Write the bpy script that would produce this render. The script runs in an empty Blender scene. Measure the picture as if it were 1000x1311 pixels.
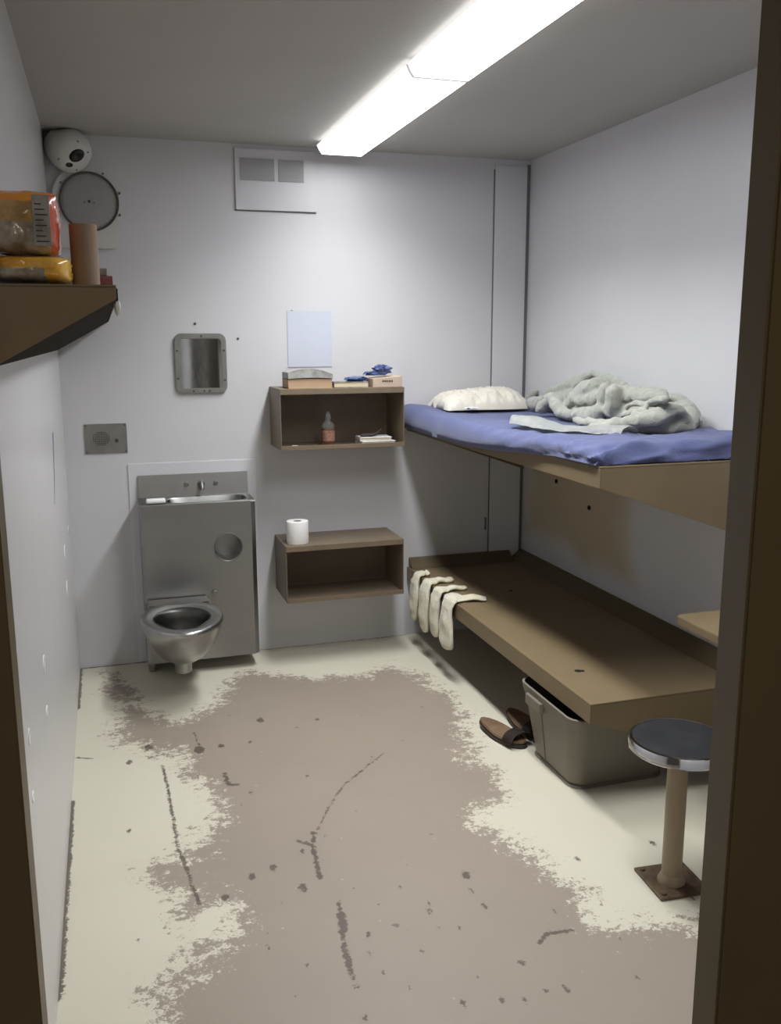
import bpy, bmesh, math, random
import numpy as np
from mathutils import Vector, Matrix, noise as mn
random.seed(7)
PI = math.pi
COL = bpy.context.scene.collection
XL, XR, D, HC, YF = -0.198, 2.141, 4.459, 2.462, 1.06      # room: left, right, back wall, ceiling, inside of the front wall

# ------------------------------------------------------------------ materials
def s2l(c):
    return tuple((x/255/12.92 if x/255 <= .04045 else ((x/255+.055)/1.055)**2.4) for x in c) + (1,)
MATS = {}
def mat(name, rgb, rough=.6, metal=0, spec=.5, var=.0, vscale=8, bump=0, bscale=60, rgb2=None, stretch=None, trans=0, ior=1.45, sheen=0, coords='Object', detail=5, clear=0):
    if name in MATS: return MATS[name]
    m = bpy.data.materials.new(name); m.use_nodes = True
    nt = m.node_tree; b = nt.nodes['Principled BSDF']
    b.inputs['Roughness'].default_value = rough; b.inputs['Metallic'].default_value = metal
    b.inputs['Specular IOR Level'].default_value = spec; b.inputs['IOR'].default_value = ior
    b.inputs['Transmission Weight'].default_value = trans
    b.inputs['Sheen Weight'].default_value = sheen
    b.inputs['Coat Weight'].default_value = clear
    tc = nt.nodes.new('ShaderNodeTexCoord'); mp = nt.nodes.new('ShaderNodeMapping')
    nt.links.new(tc.outputs[coords], mp.inputs['Vector'])
    if stretch: mp.inputs['Scale'].default_value = stretch
    n = nt.nodes.new('ShaderNodeTexNoise'); n.inputs['Scale'].default_value = vscale; n.inputs['Detail'].default_value = detail
    n.inputs['Roughness'].default_value = .6
    nt.links.new(mp.outputs[0], n.inputs['Vector'])
    c1 = s2l(rgb); c2 = s2l(rgb2) if rgb2 else tuple(x*(1-var) for x in c1[:3])+(1,)
    mx = nt.nodes.new('ShaderNodeMix'); mx.data_type = 'RGBA'
    mx.inputs['A'].default_value = c1; mx.inputs['B'].default_value = c2
    mr = nt.nodes.new('ShaderNodeMapRange'); mr.inputs['From Min'].default_value = .35; mr.inputs['From Max'].default_value = .7
    nt.links.new(n.outputs['Fac'], mr.inputs['Value']); nt.links.new(mr.outputs[0], mx.inputs['Factor'])
    nt.links.new(mx.outputs['Result'], b.inputs['Base Color'])
    if bump:
        n2 = nt.nodes.new('ShaderNodeTexNoise'); n2.inputs['Scale'].default_value = bscale; n2.inputs['Detail'].default_value = 4
        nt.links.new(mp.outputs[0], n2.inputs['Vector'])
        bp = nt.nodes.new('ShaderNodeBump'); bp.inputs['Strength'].default_value = bump; bp.inputs['Distance'].default_value = .01
        nt.links.new(n2.outputs['Fac'], bp.inputs['Height']); nt.links.new(bp.outputs[0], b.inputs['Normal'])
    MATS[name] = m
    return m
def emis(name, rgb, s):
    m = bpy.data.materials.new(name); m.use_nodes = True
    b = m.node_tree.nodes['Principled BSDF']
    b.inputs['Base Color'].default_value = (.8, .8, .8, 1); b.inputs['Emission Color'].default_value = rgb+(1,); b.inputs['Emission Strength'].default_value = s
    return m

WALL = mat('painted_wall', (205, 204, 205), rough=.45, var=.05, vscale=1.6, bump=.12, bscale=9)
WALLL = mat('painted_wall_gloss', (205, 203, 202), rough=.28, var=.05, vscale=2, bump=.16, bscale=5)
PATCHW = mat('patched_wall_paint', (209, 208, 210), rough=.4, var=.03, vscale=3, bump=.1, bscale=12)
CEIL = mat('painted_ceiling', (178, 174, 168), rough=.8, var=.05, vscale=2)
TAN = mat('tan_enamel', (122, 106, 79), rough=.42, var=.12, vscale=5, bump=.05, bscale=40)
TAND = mat('flange_brown', (96, 84, 62), rough=.4, var=.15, vscale=6, bump=.05, bscale=40)  # darker than the bunk tan; used on the wall flanges
SHELFM = mat('long_shelf_enamel', (126, 108, 80), rough=.4, var=.1, vscale=5)
BOXM = mat('shelf_enamel', (118, 103, 84), rough=.45, var=.15, vscale=9, bump=.05, bscale=60)
FRAME = mat('door_frame_enamel', (112, 100, 74), rough=.4, var=.1, vscale=4, bump=.08, bscale=20)
STEEL = mat('brushed_steel', (160, 161, 159), rough=.38, metal=1, var=.10, vscale=3, bump=.03, bscale=6, stretch=(1, 1, 2.5))
STEELD = mat('dull_steel', (158, 158, 154), rough=.45, metal=1, var=.25, vscale=10)
STEELB = mat('bowl_steel', (170, 170, 167), rough=.3, metal=1, var=.2, vscale=6)
MIRR = mat('polished_steel', (185, 187, 184), rough=.12, metal=1, var=.15, vscale=14, bump=.05, bscale=9)
CHROME = mat('chrome', (205, 207, 210), rough=.12, metal=1)
BLACK = mat('black_plastic', (18, 18, 20), rough=.25)
DARKH = mat('dark_hole', (22, 19, 16), rough=.9)
WHITEP = mat('white_plastic', (206, 204, 198), rough=.4, var=.04)
SCREW = mat('screw_steel', (95, 92, 88), rough=.4, metal=.8)
GAPSHADE = mat('grey_gap_and_shade', (112, 112, 110), rough=.9)  # grey of wall joints; also paints the shadow line under the vent cover
BLUE = mat('blue_sheet', (76, 83, 121), rough=.85, var=.12, vscale=6, bump=.15, bscale=120, sheen=.2)
BLANK = mat('grey_blanket', (158, 159, 148), rough=1, var=.10, vscale=30, bump=.5, bscale=240, sheen=.4)
WHCL = mat('white_cloth', (215, 215, 214), rough=.95, var=.07, vscale=20, bump=.25, bscale=150, sheen=.2)
PILLOW = mat('cream_pillowcase', (202, 196, 182), rough=.95, var=.07, vscale=12, bump=.2, bscale=90, sheen=.2)
SOCK = mat('sock_knit', (226, 222, 205), rough=1, rgb2=(205, 197, 165), vscale=14, bump=.6, bscale=170, sheen=.3)
BIN = mat('grey_bin_plastic', (118, 112, 98), rough=.5, var=.1, vscale=6, bump=.05)
SANDAL = mat('tan_sandal', (124, 100, 78), rough=.7, rgb2=(96, 72, 52), vscale=14, bump=.2)
SANDALD = mat('dark_sandal_strap', (62, 52, 44), rough=.7, var=.2)
PAPER = mat('white_paper', (194, 197, 208), rough=.7, var=.03)
PAGE = mat('book_pages', (205, 190, 160), rough=.9, var=.15, vscale=40, stretch=(1, 1, 12))
TANB = mat('tan_book_cover', (182, 154, 124), rough=.7, var=.1)
GREYP = mat('grey_printed_paper', (176, 174, 168), rough=.5, rgb2=(120, 118, 112), vscale=18)
DBOOK = mat('dark_book_cover', (70, 64, 66), rough=.5, rgb2=(160, 160, 158), vscale=20)
CARD = mat('cardboard', (152, 132, 114), rough=.85, var=.1, vscale=12)
CARDB = mat('beige_carton', (186, 166, 146), rough=.7, var=.08)
BLUEP = mat('blue_wrapper', (46, 62, 108), rough=.3, rgb2=(84, 102, 146), vscale=24, clear=.3)
INK = mat('printed_ink', (70, 64, 60), rough=.8)
AMBER = mat('pink_liquid', (128, 86, 68), rough=.1, var=.1, trans=.35)
CLEAR = mat('clear_plastic', (225, 228, 226), rough=.06, trans=.92, ior=1.3)
TP = mat('toilet_tissue', (232, 230, 226), rough=1, var=.04, vscale=40, bump=.15, bscale=90)
ORANGE = mat('orange_film', (242, 142, 44), rough=.18, rgb2=(240, 172, 70), vscale=14, clear=.5, bump=.35, bscale=34)
RED = mat('red_orange_film', (202, 84, 42), rough=.2, var=.15, vscale=20, clear=.5, bump=.3, bscale=30)
YELL = mat('yellow_film', (222, 158, 40), rough=.18, rgb2=(236, 190, 84), vscale=16, clear=.5, bump=.35, bscale=40)
FILM = mat('clear_film', (186, 176, 158), rough=.12, rgb2=(120, 104, 84), vscale=22, clear=.6, bump=.4, bscale=45)
NOOD = mat('noodle_beige', (206, 172, 112), rough=.6, rgb2=(150, 112, 62), vscale=24, clear=.5)
MAROON = mat('maroon_carton', (112, 40, 52), rough=.4, rgb2=(150, 90, 96), vscale=40)
RUBBER = mat('dark_stool_top', (44, 45, 48), rough=.38, metal=.4, rgb2=(66, 67, 70), vscale=7)
POST = mat('stool_post_enamel', (158, 140, 116), rough=.45, var=.1)
PLATE = mat('worn_base_plate', (116, 98, 76), rough=.5, rgb2=(70, 56, 42), vscale=22, bump=.3, metal=.3)
TANTINT = mat('tan_tinted_wall', (190, 178, 146), rough=.5, var=.06, vscale=5)
SOAPM = mat('white_soap', (236, 236, 232), rough=.5)
def glowing_diffuser(name, rgb, s):
    m = bpy.data.materials.new(name); m.use_nodes = True; nt = m.node_tree; nt.nodes.clear()
    o = nt.nodes.new('ShaderNodeOutputMaterial'); a = nt.nodes.new('ShaderNodeAddShader'); t = nt.nodes.new('ShaderNodeBsdfTransparent'); e = nt.nodes.new('ShaderNodeEmission')
    e.inputs[0].default_value = rgb+(1,); e.inputs[1].default_value = s
    nt.links.new(t.outputs[0], a.inputs[0]); nt.links.new(e.outputs[0], a.inputs[1]); nt.links.new(a.outputs[0], o.inputs[0]); return m
LAMP = glowing_diffuser('lamp_lens_glow', (.94, .965, 1.0), 4.5)
LAMPS = emis('lamp_lens_side_glow', (.93, .95, 1.0), 2.6)

# ------------------------------------------------------------------ mesh helpers
def box(bm, x0, x1, y0, y1, z0, z1, bev=0, seg=2, M=None):
    b = bmesh.new()
    bmesh.ops.create_cube(b, size=1)
    for v in b.verts:
        v.co = Vector(((x0+x1)/2+v.co.x*(x1-x0), (y0+y1)/2+v.co.y*(y1-y0), (z0+z1)/2+v.co.z*(z1-z0)))
    if bev: bmesh.ops.bevel(b, geom=b.edges[:], offset=bev, segments=seg, profile=.6, affect='EDGES')
    if M: bmesh.ops.transform(b, matrix=M, verts=b.verts)
    merge(bm, b)
def merge(bm, b):
    me = bpy.data.meshes.new('tmp'); b.to_mesh(me); b.free(); bm.from_mesh(me); bpy.data.meshes.remove(me)
def prism(bm, pts, axis, a0, a1, bev=0):
    """polygon pts (2D) extruded along axis from a0 to a1"""
    b = bmesh.new()
    def P(p, a):
        return {'x': (a, p[0], p[1]), 'y': (p[0], a, p[1]), 'z': (p[0], p[1], a)}[axis]
    v0 = [b.verts.new(P(p, a0)) for p in pts]; v1 = [b.verts.new(P(p, a1)) for p in pts]
    b.faces.new(v0); b.faces.new(v1[::-1])
    n = len(pts)
    for i in range(n): b.faces.new((v0[(i+1) % n], v0[i], v1[i], v1[(i+1) % n]))
    bmesh.ops.recalc_face_normals(b, faces=b.faces)
    if bev: bmesh.ops.bevel(b, geom=b.edges[:], offset=bev, segments=2, affect='EDGES')
    merge(bm, b)
def cyl(bm, c, r, h, axis='z', n=40, r2=None, bev=0):
    b = bmesh.new()
    bmesh.ops.create_cone(b, cap_ends=True, segments=n, radius1=r, radius2=r if r2 is None else r2, depth=h)
    if bev:
        es = [e for e in b.edges if abs(e.verts[0].co.z-e.verts[1].co.z) < 1e-6]
        bmesh.ops.bevel(b, geom=es, offset=bev, segments=3, affect='EDGES')
    R = {'z': Matrix(), 'y': Matrix.Rotation(PI/2, 4, 'X'), 'x': Matrix.Rotation(PI/2, 4, 'Y')}[axis]
    bmesh.ops.transform(b, matrix=Matrix.Translation(c) @ R, verts=b.verts)
    merge(bm, b)
def lathe(bm, prof, c=(0, 0, 0), n=48, M=None):
    """prof: list of (r, z)"""
    b = bmesh.new(); rings = []
    for r, z in prof:
        rings.append([b.verts.new((r*math.cos(2*PI*i/n), r*math.sin(2*PI*i/n), z)) for i in range(n)] if r > 1e-6 else [b.verts.new((0, 0, z))])
    for a, d in zip(rings, rings[1:]):
        for i in range(n):
            j = (i+1) % n
            if len(a) == 1 and len(d) == 1: continue
            if len(a) == 1: b.faces.new((a[0], d[i], d[j]))
            elif len(d) == 1: b.faces.new((a[i], d[0], a[j]))
            else: b.faces.new((a[i], d[i], d[j], a[j]))
    bmesh.ops.recalc_face_normals(b, faces=b.faces)
    T = Matrix.Translation(c)
    bmesh.ops.transform(b, matrix=T @ M if M else T, verts=b.verts)
    merge(bm, b)
def tube(bm, pts, r, n=12, caps=True):
    pts = [Vector(p) for p in pts]; b = bmesh.new(); rings = []
    rr = r if isinstance(r, (list, tuple)) else [r]*len(pts)
    for i, p in enumerate(pts):
        t = (pts[min(i+1, len(pts)-1)]-pts[max(i-1, 0)]).normalized()
        a = t.orthogonal().normalized() if i == 0 else (rings_a - t*rings_a.dot(t)).normalized()
        rings_a = a; c = t.cross(a)
        rings.append([b.verts.new(p+(a*math.cos(2*PI*k/n)+c*math.sin(2*PI*k/n))*rr[i]) for k in range(n)])
    for a, d in zip(rings, rings[1:]):
        for i in range(n): b.faces.new((a[i], a[(i+1) % n], d[(i+1) % n], d[i]))
    if caps: b.faces.new(rings[0][::-1]); b.faces.new(rings[-1])
    bmesh.ops.recalc_face_normals(b, faces=b.faces)
    merge(bm, b)
def rrect(x0, x1, z0, z1, r, n=6):
    out = []
    for cx, cz, a0 in ((x1-r, z1-r, 0), (x0+r, z1-r, 90), (x0+r, z0+r, 180), (x1-r, z0+r, 270)):
        for i in range(n+1):
            a = math.radians(a0+90*i/n); out.append((cx+r*math.cos(a), cz+r*math.sin(a)))
    return out
def ringplate(bm, outer, inner, axis, a0, a1):
    """frame between two loops with equal point counts, extruded along axis"""
    b = bmesh.new(); n = len(outer)
    def P(p, a): return {'x': (a, p[0], p[1]), 'y': (p[0], a, p[1]), 'z': (p[0], p[1], a)}[axis]
    L = [[b.verts.new(P(p, a)) for p in loop] for loop in (outer, inner) for a in (a0, a1)]
    o0, o1, i0, i1 = L
    for i in range(n):
        j = (i+1) % n
        for q in ((o0[i], o0[j], i0[j], i0[i]), (o1[i], i1[i], i1[j], o1[j]), (o0[i], o1[i], o1[j], o0[j]), (i0[i], i0[j], i1[j], i1[i])): b.faces.new(q)
    bmesh.ops.recalc_face_normals(b, faces=b.faces)
    merge(bm, b)
def obj(name, bm, m, parent=None, smooth=None, loc=None):
    me = bpy.data.meshes.new(name)
    o = bpy.data.objects.new(name, me); COL.objects.link(o)
    if parent is not None:
        o.parent = parent
        # geometry is written in world metres: bring it into the parent's frame
        inv = wm(parent).inverted()
        bmesh.ops.transform(bm, matrix=inv, verts=bm.verts)
    elif loc is not None:
        bmesh.ops.translate(bm, verts=bm.verts, vec=-Vector(loc)); o.location = loc
    bm.to_mesh(me); bm.free()
    for mm in (m if isinstance(m, (list, tuple)) else [m]): me.materials.append(mm)
    if smooth is not None:
        me.polygons.foreach_set('use_smooth', [True]*len(me.polygons))
        me.set_sharp_from_angle(angle=math.radians(smooth))
    return o
def wm(o):
    M = Matrix.LocRotScale(o.location, o.rotation_euler, o.scale)
    return wm(o.parent) @ M if o.parent else M
def thing(name, label, cat, loc, group=None, rz=0):
    o = bpy.data.objects.new(name, None); COL.objects.link(o); o.empty_display_size = .05
    o.location = loc; o.rotation_euler = (0, 0, rz)
    return tag(o, label, cat, group)
def tag(o, label, cat, group=None):
    o['label'] = label; o['category'] = cat
    if group: o['group'] = group
    return o
def struct(name, bm, m, parent=None, smooth=None):
    o = obj(name, bm, m, parent, smooth)
    if parent is None: o['kind'] = 'structure'
    return o
def B(*a, **k):
    b = bmesh.new(); box(b, *a, **k); return b

# ------------------------------------------------------------------ floor with worn paint
WORN = [(-0.071,4.35),(-0.066,4.064),(-0.003,3.843),(-0.038,3.625),(0.077,3.454),(0.175,3.372),(0.227,3.287),(0.199,3.197),(0.256,3.085),(0.294,2.872),(0.221,2.751),(0.147,2.669),(0.178,2.614),(0.072,2.603),(0.056,2.524),(0.129,2.441),(0.133,2.363),(0.24,2.348),(0.253,2.201),(0.117,2.178),(0.142,2.122),(0.041,2.065),(0.031,1.942),(0.10,1.6),(0.05,1.2),(0.05,0.5),(0.7,-0.7),(1.5,-0.7),(1.9,1.5),(1.75,1.83),(1.434,1.862),(1.355,1.916),(1.218,1.931),(1.18,2.033),(1.214,2.118),(1.179,2.275),(1.157,2.396),(1.102,2.487),(1.079,2.597),(1.233,2.687),(1.277,2.855),(1.23,2.969),(1.323,3.116),(1.319,3.273),(1.409,3.501),(1.358,3.658),(1.362,3.829),(1.253,4.038),(1.106,3.942),(0.852,3.991),(0.579,4.142),(0.479,4.089),(0.393,3.824),(0.283,3.727),(0.213,3.665),(0.092,3.787),(0.018,4.037),(0.006,4.24)]
CRACKS = [([(0.12,3.287),(0.128,3.096),(0.131,2.871),(0.133,2.697),(0.15,2.557),(0.167,2.378)],.0045),
 ([(0.946,3.135),(0.832,3.029),(0.733,2.934),(0.641,2.79),(0.564,2.642)],.0028),
 ([(0.558,2.655),(0.548,2.60)],.007),([(0.50,2.62),(0.54,2.582),(0.523,2.397)],.007),
 ([(0.548,2.269),(0.533,2.182),(0.513,2.069),(0.505,1.951)],.0055),([(0.540,2.21),(0.528,2.14)],.011),([(0.512,2.06),(0.508,2.0)],.009),([(0.334,3.154),(0.339,3.059),(.37,3.05)],.007),
 ([(-0.197,3.454),(-0.136,3.429)],.005),([(1.01,1.935),(1.048,1.964),(1.122,1.958)],.006),
 ([(.26,3.55),(.27,3.40)],.003),([(.06,3.365),(.19,3.40)],.0035),([(.86,3.06),(.90,3.13)],.002),
 ([(XL,3.1),(XL,2.1)],.011),([(XL,4.459),(.1,4.459)],.012),([(XL,4.459),(XL,3.95)],.010),([(.64,4.459),(1.47,4.459)],.006)]
CHIPS = [(0.077,3.461,.0208),(0.0,3.352,.0144),(0.265,3.379,.0262),(0.351,3.388,.0146),(-0.013,2.85,.0074),(0.239,3.165,.0082),(0.34,3.071,.0132),(0.405,2.978,.0077),(0.362,2.906,.005),(0.465,2.37,.0163),(0.401,2.499,.0129),(0.33,2.47,.0128),(0.243,2.389,.0123),(0.392,2.311,.006),(0.944,2.285,.0157),(0.93,2.207,.0076),(0.79,2.186,.0056),(0.936,2.128,.0092),(0.779,2.148,.0074),(0.777,2.08,.0036),(0.622,3.044,.0079),(0.593,2.623,.0068),(0.502,2.557,.0066),(0.935,1.882,.0081),(0.976,1.875,.0032),(1.078,1.776,.0031),(0.998,1.76,.0091),(0.946,1.771,.0046),(0.885,1.759,.0061),(0.831,1.771,.0076),(0.737,1.792,.0093),(0.696,1.858,.0032),(0.631,1.879,.0081),(0.706,2.005,.0052),(0.834,2.062,.0053),(0.59,2.108,.0091),(0.653,2.225,.0038),(0.63,1.876,.0048),(0.734,2.293,.0059),(0.405,2.036,.0053),(0.321,2.133,.0037),(0.332,2.193,.0038),(-0.002,2.264,.0039),(0.067,2.304,.004),(-0.032,2.029,.0035),(1.571,2.266,.0117),(1.303,2.258,.0097),(1.519,1.982,.0051),(1.235,1.968,.0051),(1.221,1.895,.0049),(1.115,2.053,.0071),(0.768,3.521,.0091),(0.538,3.586,.0185),(0.465,3.389,.0087),(0.499,1.816,.0078),(0.504,1.927,.0066),(0.585,1.952,.0034),(0.571,2.034,.007),(0.782,2.158,.0056),(0.804,1.868,.0032),(1.19,1.741,.003)]
def build_floor():
    nx, ny = 330, 620
    xs = np.linspace(XL-.05, XR+.05, nx); ys = np.linspace(-.45, D+.05, ny)
    X, Y = np.meshgrid(xs, ys); P = np.stack([X.ravel(), Y.ravel()], 1)
    def segd(P, a, b):
        a, b = np.array(a), np.array(b); d = b-a; t = np.clip(((P-a)@d)/(d@d), 0, 1)
        return np.linalg.norm(P-a-t[:, None]*d, axis=1)
    sd = np.full(len(P), 9.); ins = np.zeros(len(P), bool); n = len(WORN)
    for i in range(n):
        a, b = WORN[i], WORN[(i+1) % n]
        sd = np.minimum(sd, segd(P, a, b))
        with np.errstate(divide='ignore', invalid='ignore'):
            c = ((a[1] > P[:, 1]) != (b[1] > P[:, 1])) & (P[:, 0] < (b[0]-a[0])*(P[:, 1]-a[1])/(b[1]-a[1]+1e-12)+a[0])
        ins ^= c
    sd = np.where(ins, sd, -sd)
    cd = np.full(len(P), 9.)
    for pts, w in CRACKS:
        for a, b in zip(pts, pts[1:]): cd = np.minimum(cd, segd(P, a, b)-w)
    for x, y, r in CHIPS: cd = np.minimum(cd, np.hypot((P[:, 0]-x), (P[:, 1]-y)*.62)-r*.78)
    V = np.zeros((len(P), 3)); V[:, :2] = P
    idx = np.arange(nx*ny).reshape(ny, nx)
    F = np.stack([idx[:-1, :-1], idx[:-1, 1:], idx[1:, 1:], idx[1:, :-1]], -1).reshape(-1, 4)
    me = bpy.data.meshes.new('floor'); me.from_pydata(V.tolist(), [], F.tolist())
    for nm, arr in (('worn', sd), ('chip', cd)):
        at = me.attributes.new(nm, 'FLOAT', 'POINT'); at.data.foreach_set('value', arr.astype(np.float32))
    o = bpy.data.objects.new('floor', me); COL.objects.link(o); o['kind'] = 'structure'
    m = bpy.data.materials.new('worn_painted_concrete'); m.use_nodes = True; nt = m.node_tree; b = nt.nodes['Principled BSDF']
    N = nt.nodes.new; L = nt.links.new
    tc = N('ShaderNodeTexCoord')
    def noise(scale, detail=6, rough=.6, st=(1, 1, 1), typ=None):
        mp = N('ShaderNodeMapping'); mp.inputs['Scale'].default_value = st; L(tc.outputs['Object'], mp.inputs[0])
        q = N('ShaderNodeTexNoise'); q.inputs['Scale'].default_value = scale; q.inputs['Detail'].default_value = detail; q.inputs['Roughness'].default_value = rough
        L(mp.outputs[0], q.inputs['Vector']); return q.outputs['Fac']
    def M(op, a, c, cl=False):
        q = N('ShaderNodeMath'); q.operation = op; q.use_clamp = cl
        for i, v in enumerate((a, c)):
            if hasattr(v, 'links'): L(v, q.inputs[i])
            else: q.inputs[i].default_value = v
        return q.outputs[0]
    def step(v, a, c):
        q = N('ShaderNodeMapRange'); q.interpolation_type = 'SMOOTHSTEP'; L(v, q.inputs['Value']); q.inputs['From Min'].default_value = a; q.inputs['From Max'].default_value = c; return q.outputs[0]
    def mix(f, a, c):
        q = N('ShaderNodeMix'); q.data_type = 'RGBA'; L(f, q.inputs['Factor'])
        for k, v in (('A', a), ('B', c)):
            if hasattr(v, 'links'): L(v, q.inputs[k])
            else: q.inputs[k].default_value = v
        return q.outputs['Result']
    A1 = N('ShaderNodeAttribute'); A1.attribute_name = 'worn'; A2 = N('ShaderNodeAttribute'); A2.attribute_name = 'chip'
    n1 = M('SUBTRACT', noise(6, 9, .70), .5); n2 = M('SUBTRACT', noise(30, 8, .78, (1, 1.15, 1)), .5)
    v = M('ADD', A1.outputs['Fac'], M('ADD', M('MULTIPLY', n1, .38), M('ADD', M('MULTIPLY', n2, .50), M('MULTIPLY', M('SUBTRACT', noise(120, 4, .75), .5), .20))))
    worn = step(v, -.012, .012)
    taupe = mix(noise(2.2, 4), s2l((154, 142, 127)), s2l((141, 130, 116)))
    cream = mix(noise(1.8, 4), s2l((209, 204, 186)), s2l((200, 194, 173)))
    col = mix(worn, cream, taupe)
    # half rubbed haze along the border of the paint
    hz = M('MULTIPLY', step(noise(90, 4, .7), .56, .64), step(M('ABSOLUTE', v, 0), .10, .0))
    col = mix(M('MULTIPLY', hz, .45), col, s2l((172, 161, 145)))
    # small chips: few where the cream paint stands, many in the walked area
    vo = N('ShaderNodeTexVoronoi'); vo.inputs['Scale'].default_value = 16; vo.inputs['Randomness'].default_value = 1
    mpv = N('ShaderNodeMapping'); L(tc.outputs['Object'], mpv.inputs[0])
    dn = N('ShaderNodeTexNoise'); dn.inputs['Scale'].default_value = 60; L(tc.outputs['Object'], dn.inputs['Vector'])
    vm = N('ShaderNodeVectorMath'); vm.operation = 'MULTIPLY_ADD'; L(dn.outputs['Color'], vm.inputs[0]); vm.inputs[1].default_value = (.03, .03, .03); L(mpv.outputs[0], vm.inputs[2])
    L(vm.outputs[0], vo.inputs['Vector'])
    sep = N('ShaderNodeSeparateColor'); L(vo.outputs['Color'], sep.inputs[0])
    rad = M('MULTIPLY', M('POWER', sep.outputs[0], 4.2), .115)
    dots = M('MULTIPLY', M('LESS_THAN', vo.outputs['Distance'], rad), step(v, -.02, .25))
    vo2 = N('ShaderNodeTexVoronoi'); vo2.inputs['Scale'].default_value = 23; L(vm.outputs[0], vo2.inputs['Vector'])
    sep2 = N('ShaderNodeSeparateColor'); L(vo2.outputs['Color'], sep2.inputs[0])
    wd = M('MULTIPLY', M('LESS_THAN', vo2.outputs['Distance'], M('MULTIPLY', M('POWER', sep2.outputs[1], 7), .10)), worn)
    col = mix(M('MULTIPLY', wd, .55), col, s2l((196, 190, 172)))
    mps = N('ShaderNodeMapping'); mps.inputs['Rotation'].default_value = (0, 0, .5); mps.inputs['Scale'].default_value = (3.2, .55, 1); L(tc.outputs['Object'], mps.inputs[0])
    sn = N('ShaderNodeTexNoise'); sn.inputs['Scale'].default_value = 14; sn.inputs['Detail'].default_value = 6; sn.inputs['Roughness'].default_value = .8; L(mps.outputs[0], sn.inputs['Vector'])
    col = mix(M('MULTIPLY', M('MULTIPLY', step(sn.outputs['Fac'], .70, .76), worn), .35), col, s2l((196, 190, 174)))
    col = mix(M('MULTIPLY', dots, .8), col, s2l((104, 91, 78)))
    ck = step(M('ADD', A2.outputs['Fac'], M('MULTIPLY', M('SUBTRACT', noise(45, 7, .8), .5), .050)), .0015, -.0015)
    col = mix(M('MULTIPLY', ck, .88), col, s2l((84, 73, 62)))
    L(col, b.inputs['Base Color'])
    r = N('ShaderNodeMapRange'); L(worn, r.inputs['Value']); r.inputs['To Min'].default_value = .38; r.inputs['To Max'].default_value = .5; L(r.outputs[0], b.inputs['Roughness'])
    bp = N('ShaderNodeBump'); bp.inputs['Strength'].default_value = .25; bp.inputs['Distance'].default_value = .003
    L(M('SUBTRACT', M('MULTIPLY', worn, -.5), M('MULTIPLY', ck, .8)), bp.inputs['Height']); L(bp.outputs[0], b.inputs['Normal'])
    me.materials.append(m)
build_floor()

# ------------------------------------------------------------------ room shell
T = .1
wl = struct('wall_left', B(XL-T, XL, YF-.001, D+T, 0, HC), WALLL)
wb = struct('wall_back', B(XL, XR, D, D+T, 0, HC), WALL)
wr = struct('wall_right', B(XR, XR+T, YF-.001, D+T, 0, HC), WALL)
struct('ceiling', B(XL-T, XR+T, -.45, D+T, HC, HC+T), CEIL)
# front wall around the doorway (the camera looks in from the corridor)
bm = bmesh.new()
box(bm, XL-T-.6, -.126, 1.029, 1.061, 0, HC); box(bm, .846, XR+T, 1.029, 1.061, 0, HC); box(bm, -.126, .846, 1.029, 1.061, 2.141, HC)
struct('wall_front', bm, WALL)
# hollow metal frame: one profile (reveal + stop) swept up both jambs and across the head
def jamb(sgn, xi):
    # xi: inner face of the stop; profile in (x, y)
    p = [(0, 1.015), (0, 1.075), (-.04, 1.075), (-.04, 1.0625), (-.0095, 1.0625), (-.0095, 1.0275), (-.16, 1.0275), (-.16, 1.015)]
    return [(xi-sgn*q[0], q[1]) for q in p]
fr = thing('door_frame', 'olive tan hollow metal door frame the cell is seen through', 'door frame', (.318, 1.0, 0))
bm = bmesh.new(); prism(bm, jamb(1, .835), 'z', 0, 2.14, bev=.004); obj('jamb', bm, FRAME, fr)
bm = bmesh.new(); prism(bm, jamb(-1, -.115), 'z', 0, 2.14, bev=.0025); obj('jamb', bm, FRAME, fr)
bm = bmesh.new(); prism(bm, [(1.075, 2.09), (1.075, 2.19), (1.0625, 2.19), (1.0625, 2.1395), (1.0275, 2.1395), (1.0275, 2.24), (1.015, 2.24), (1.015, 2.09)], 'x', -.114, .834, bev=.0025)
obj('frame_head', bm, FRAME, fr)

# back wall details that belong to the wall
struct('trim_1', B(1.945, 2.121, D-.009, D-.0005, .002, HC-.03, bev=.002), PATCHW)
bm = bmesh.new(); box(bm, 1.9385, 1.9445, D-.0035, D+.001, .01, HC-.05); obj('panel_seam', bm, GAPSHADE, wb)
bm = bmesh.new(); box(bm, 2.122, 2.1395, D-.004, D+.001, .01, HC-.02); obj('corner_strip', bm, GAPSHADE, wb)  # plain grey strip along the corner beside the trim panel
bm = bmesh.new(); box(bm, .077, .686, D-.006, D-.0005, .004, .992, bev=.002); struct('trim_2', bm, PATCHW)
bm = bmesh.new()
for z0, z1, w in ((.55, .62, .004), (1.0, 1.04, .004)): box(bm, 1.92, 1.93, D-.0015, D+.001, z0, z1)
obj('seam_nick', bm, GAPSHADE, wb)
for x, z in ((.42, 1.645), (.62, 1.575), (.885, 1.705)):
    bm = bmesh.new(); cyl(bm, (x, D-.001, z), .006, .004, 'y', 12); obj('nail_hole', bm, SCREW, wb)
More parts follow.
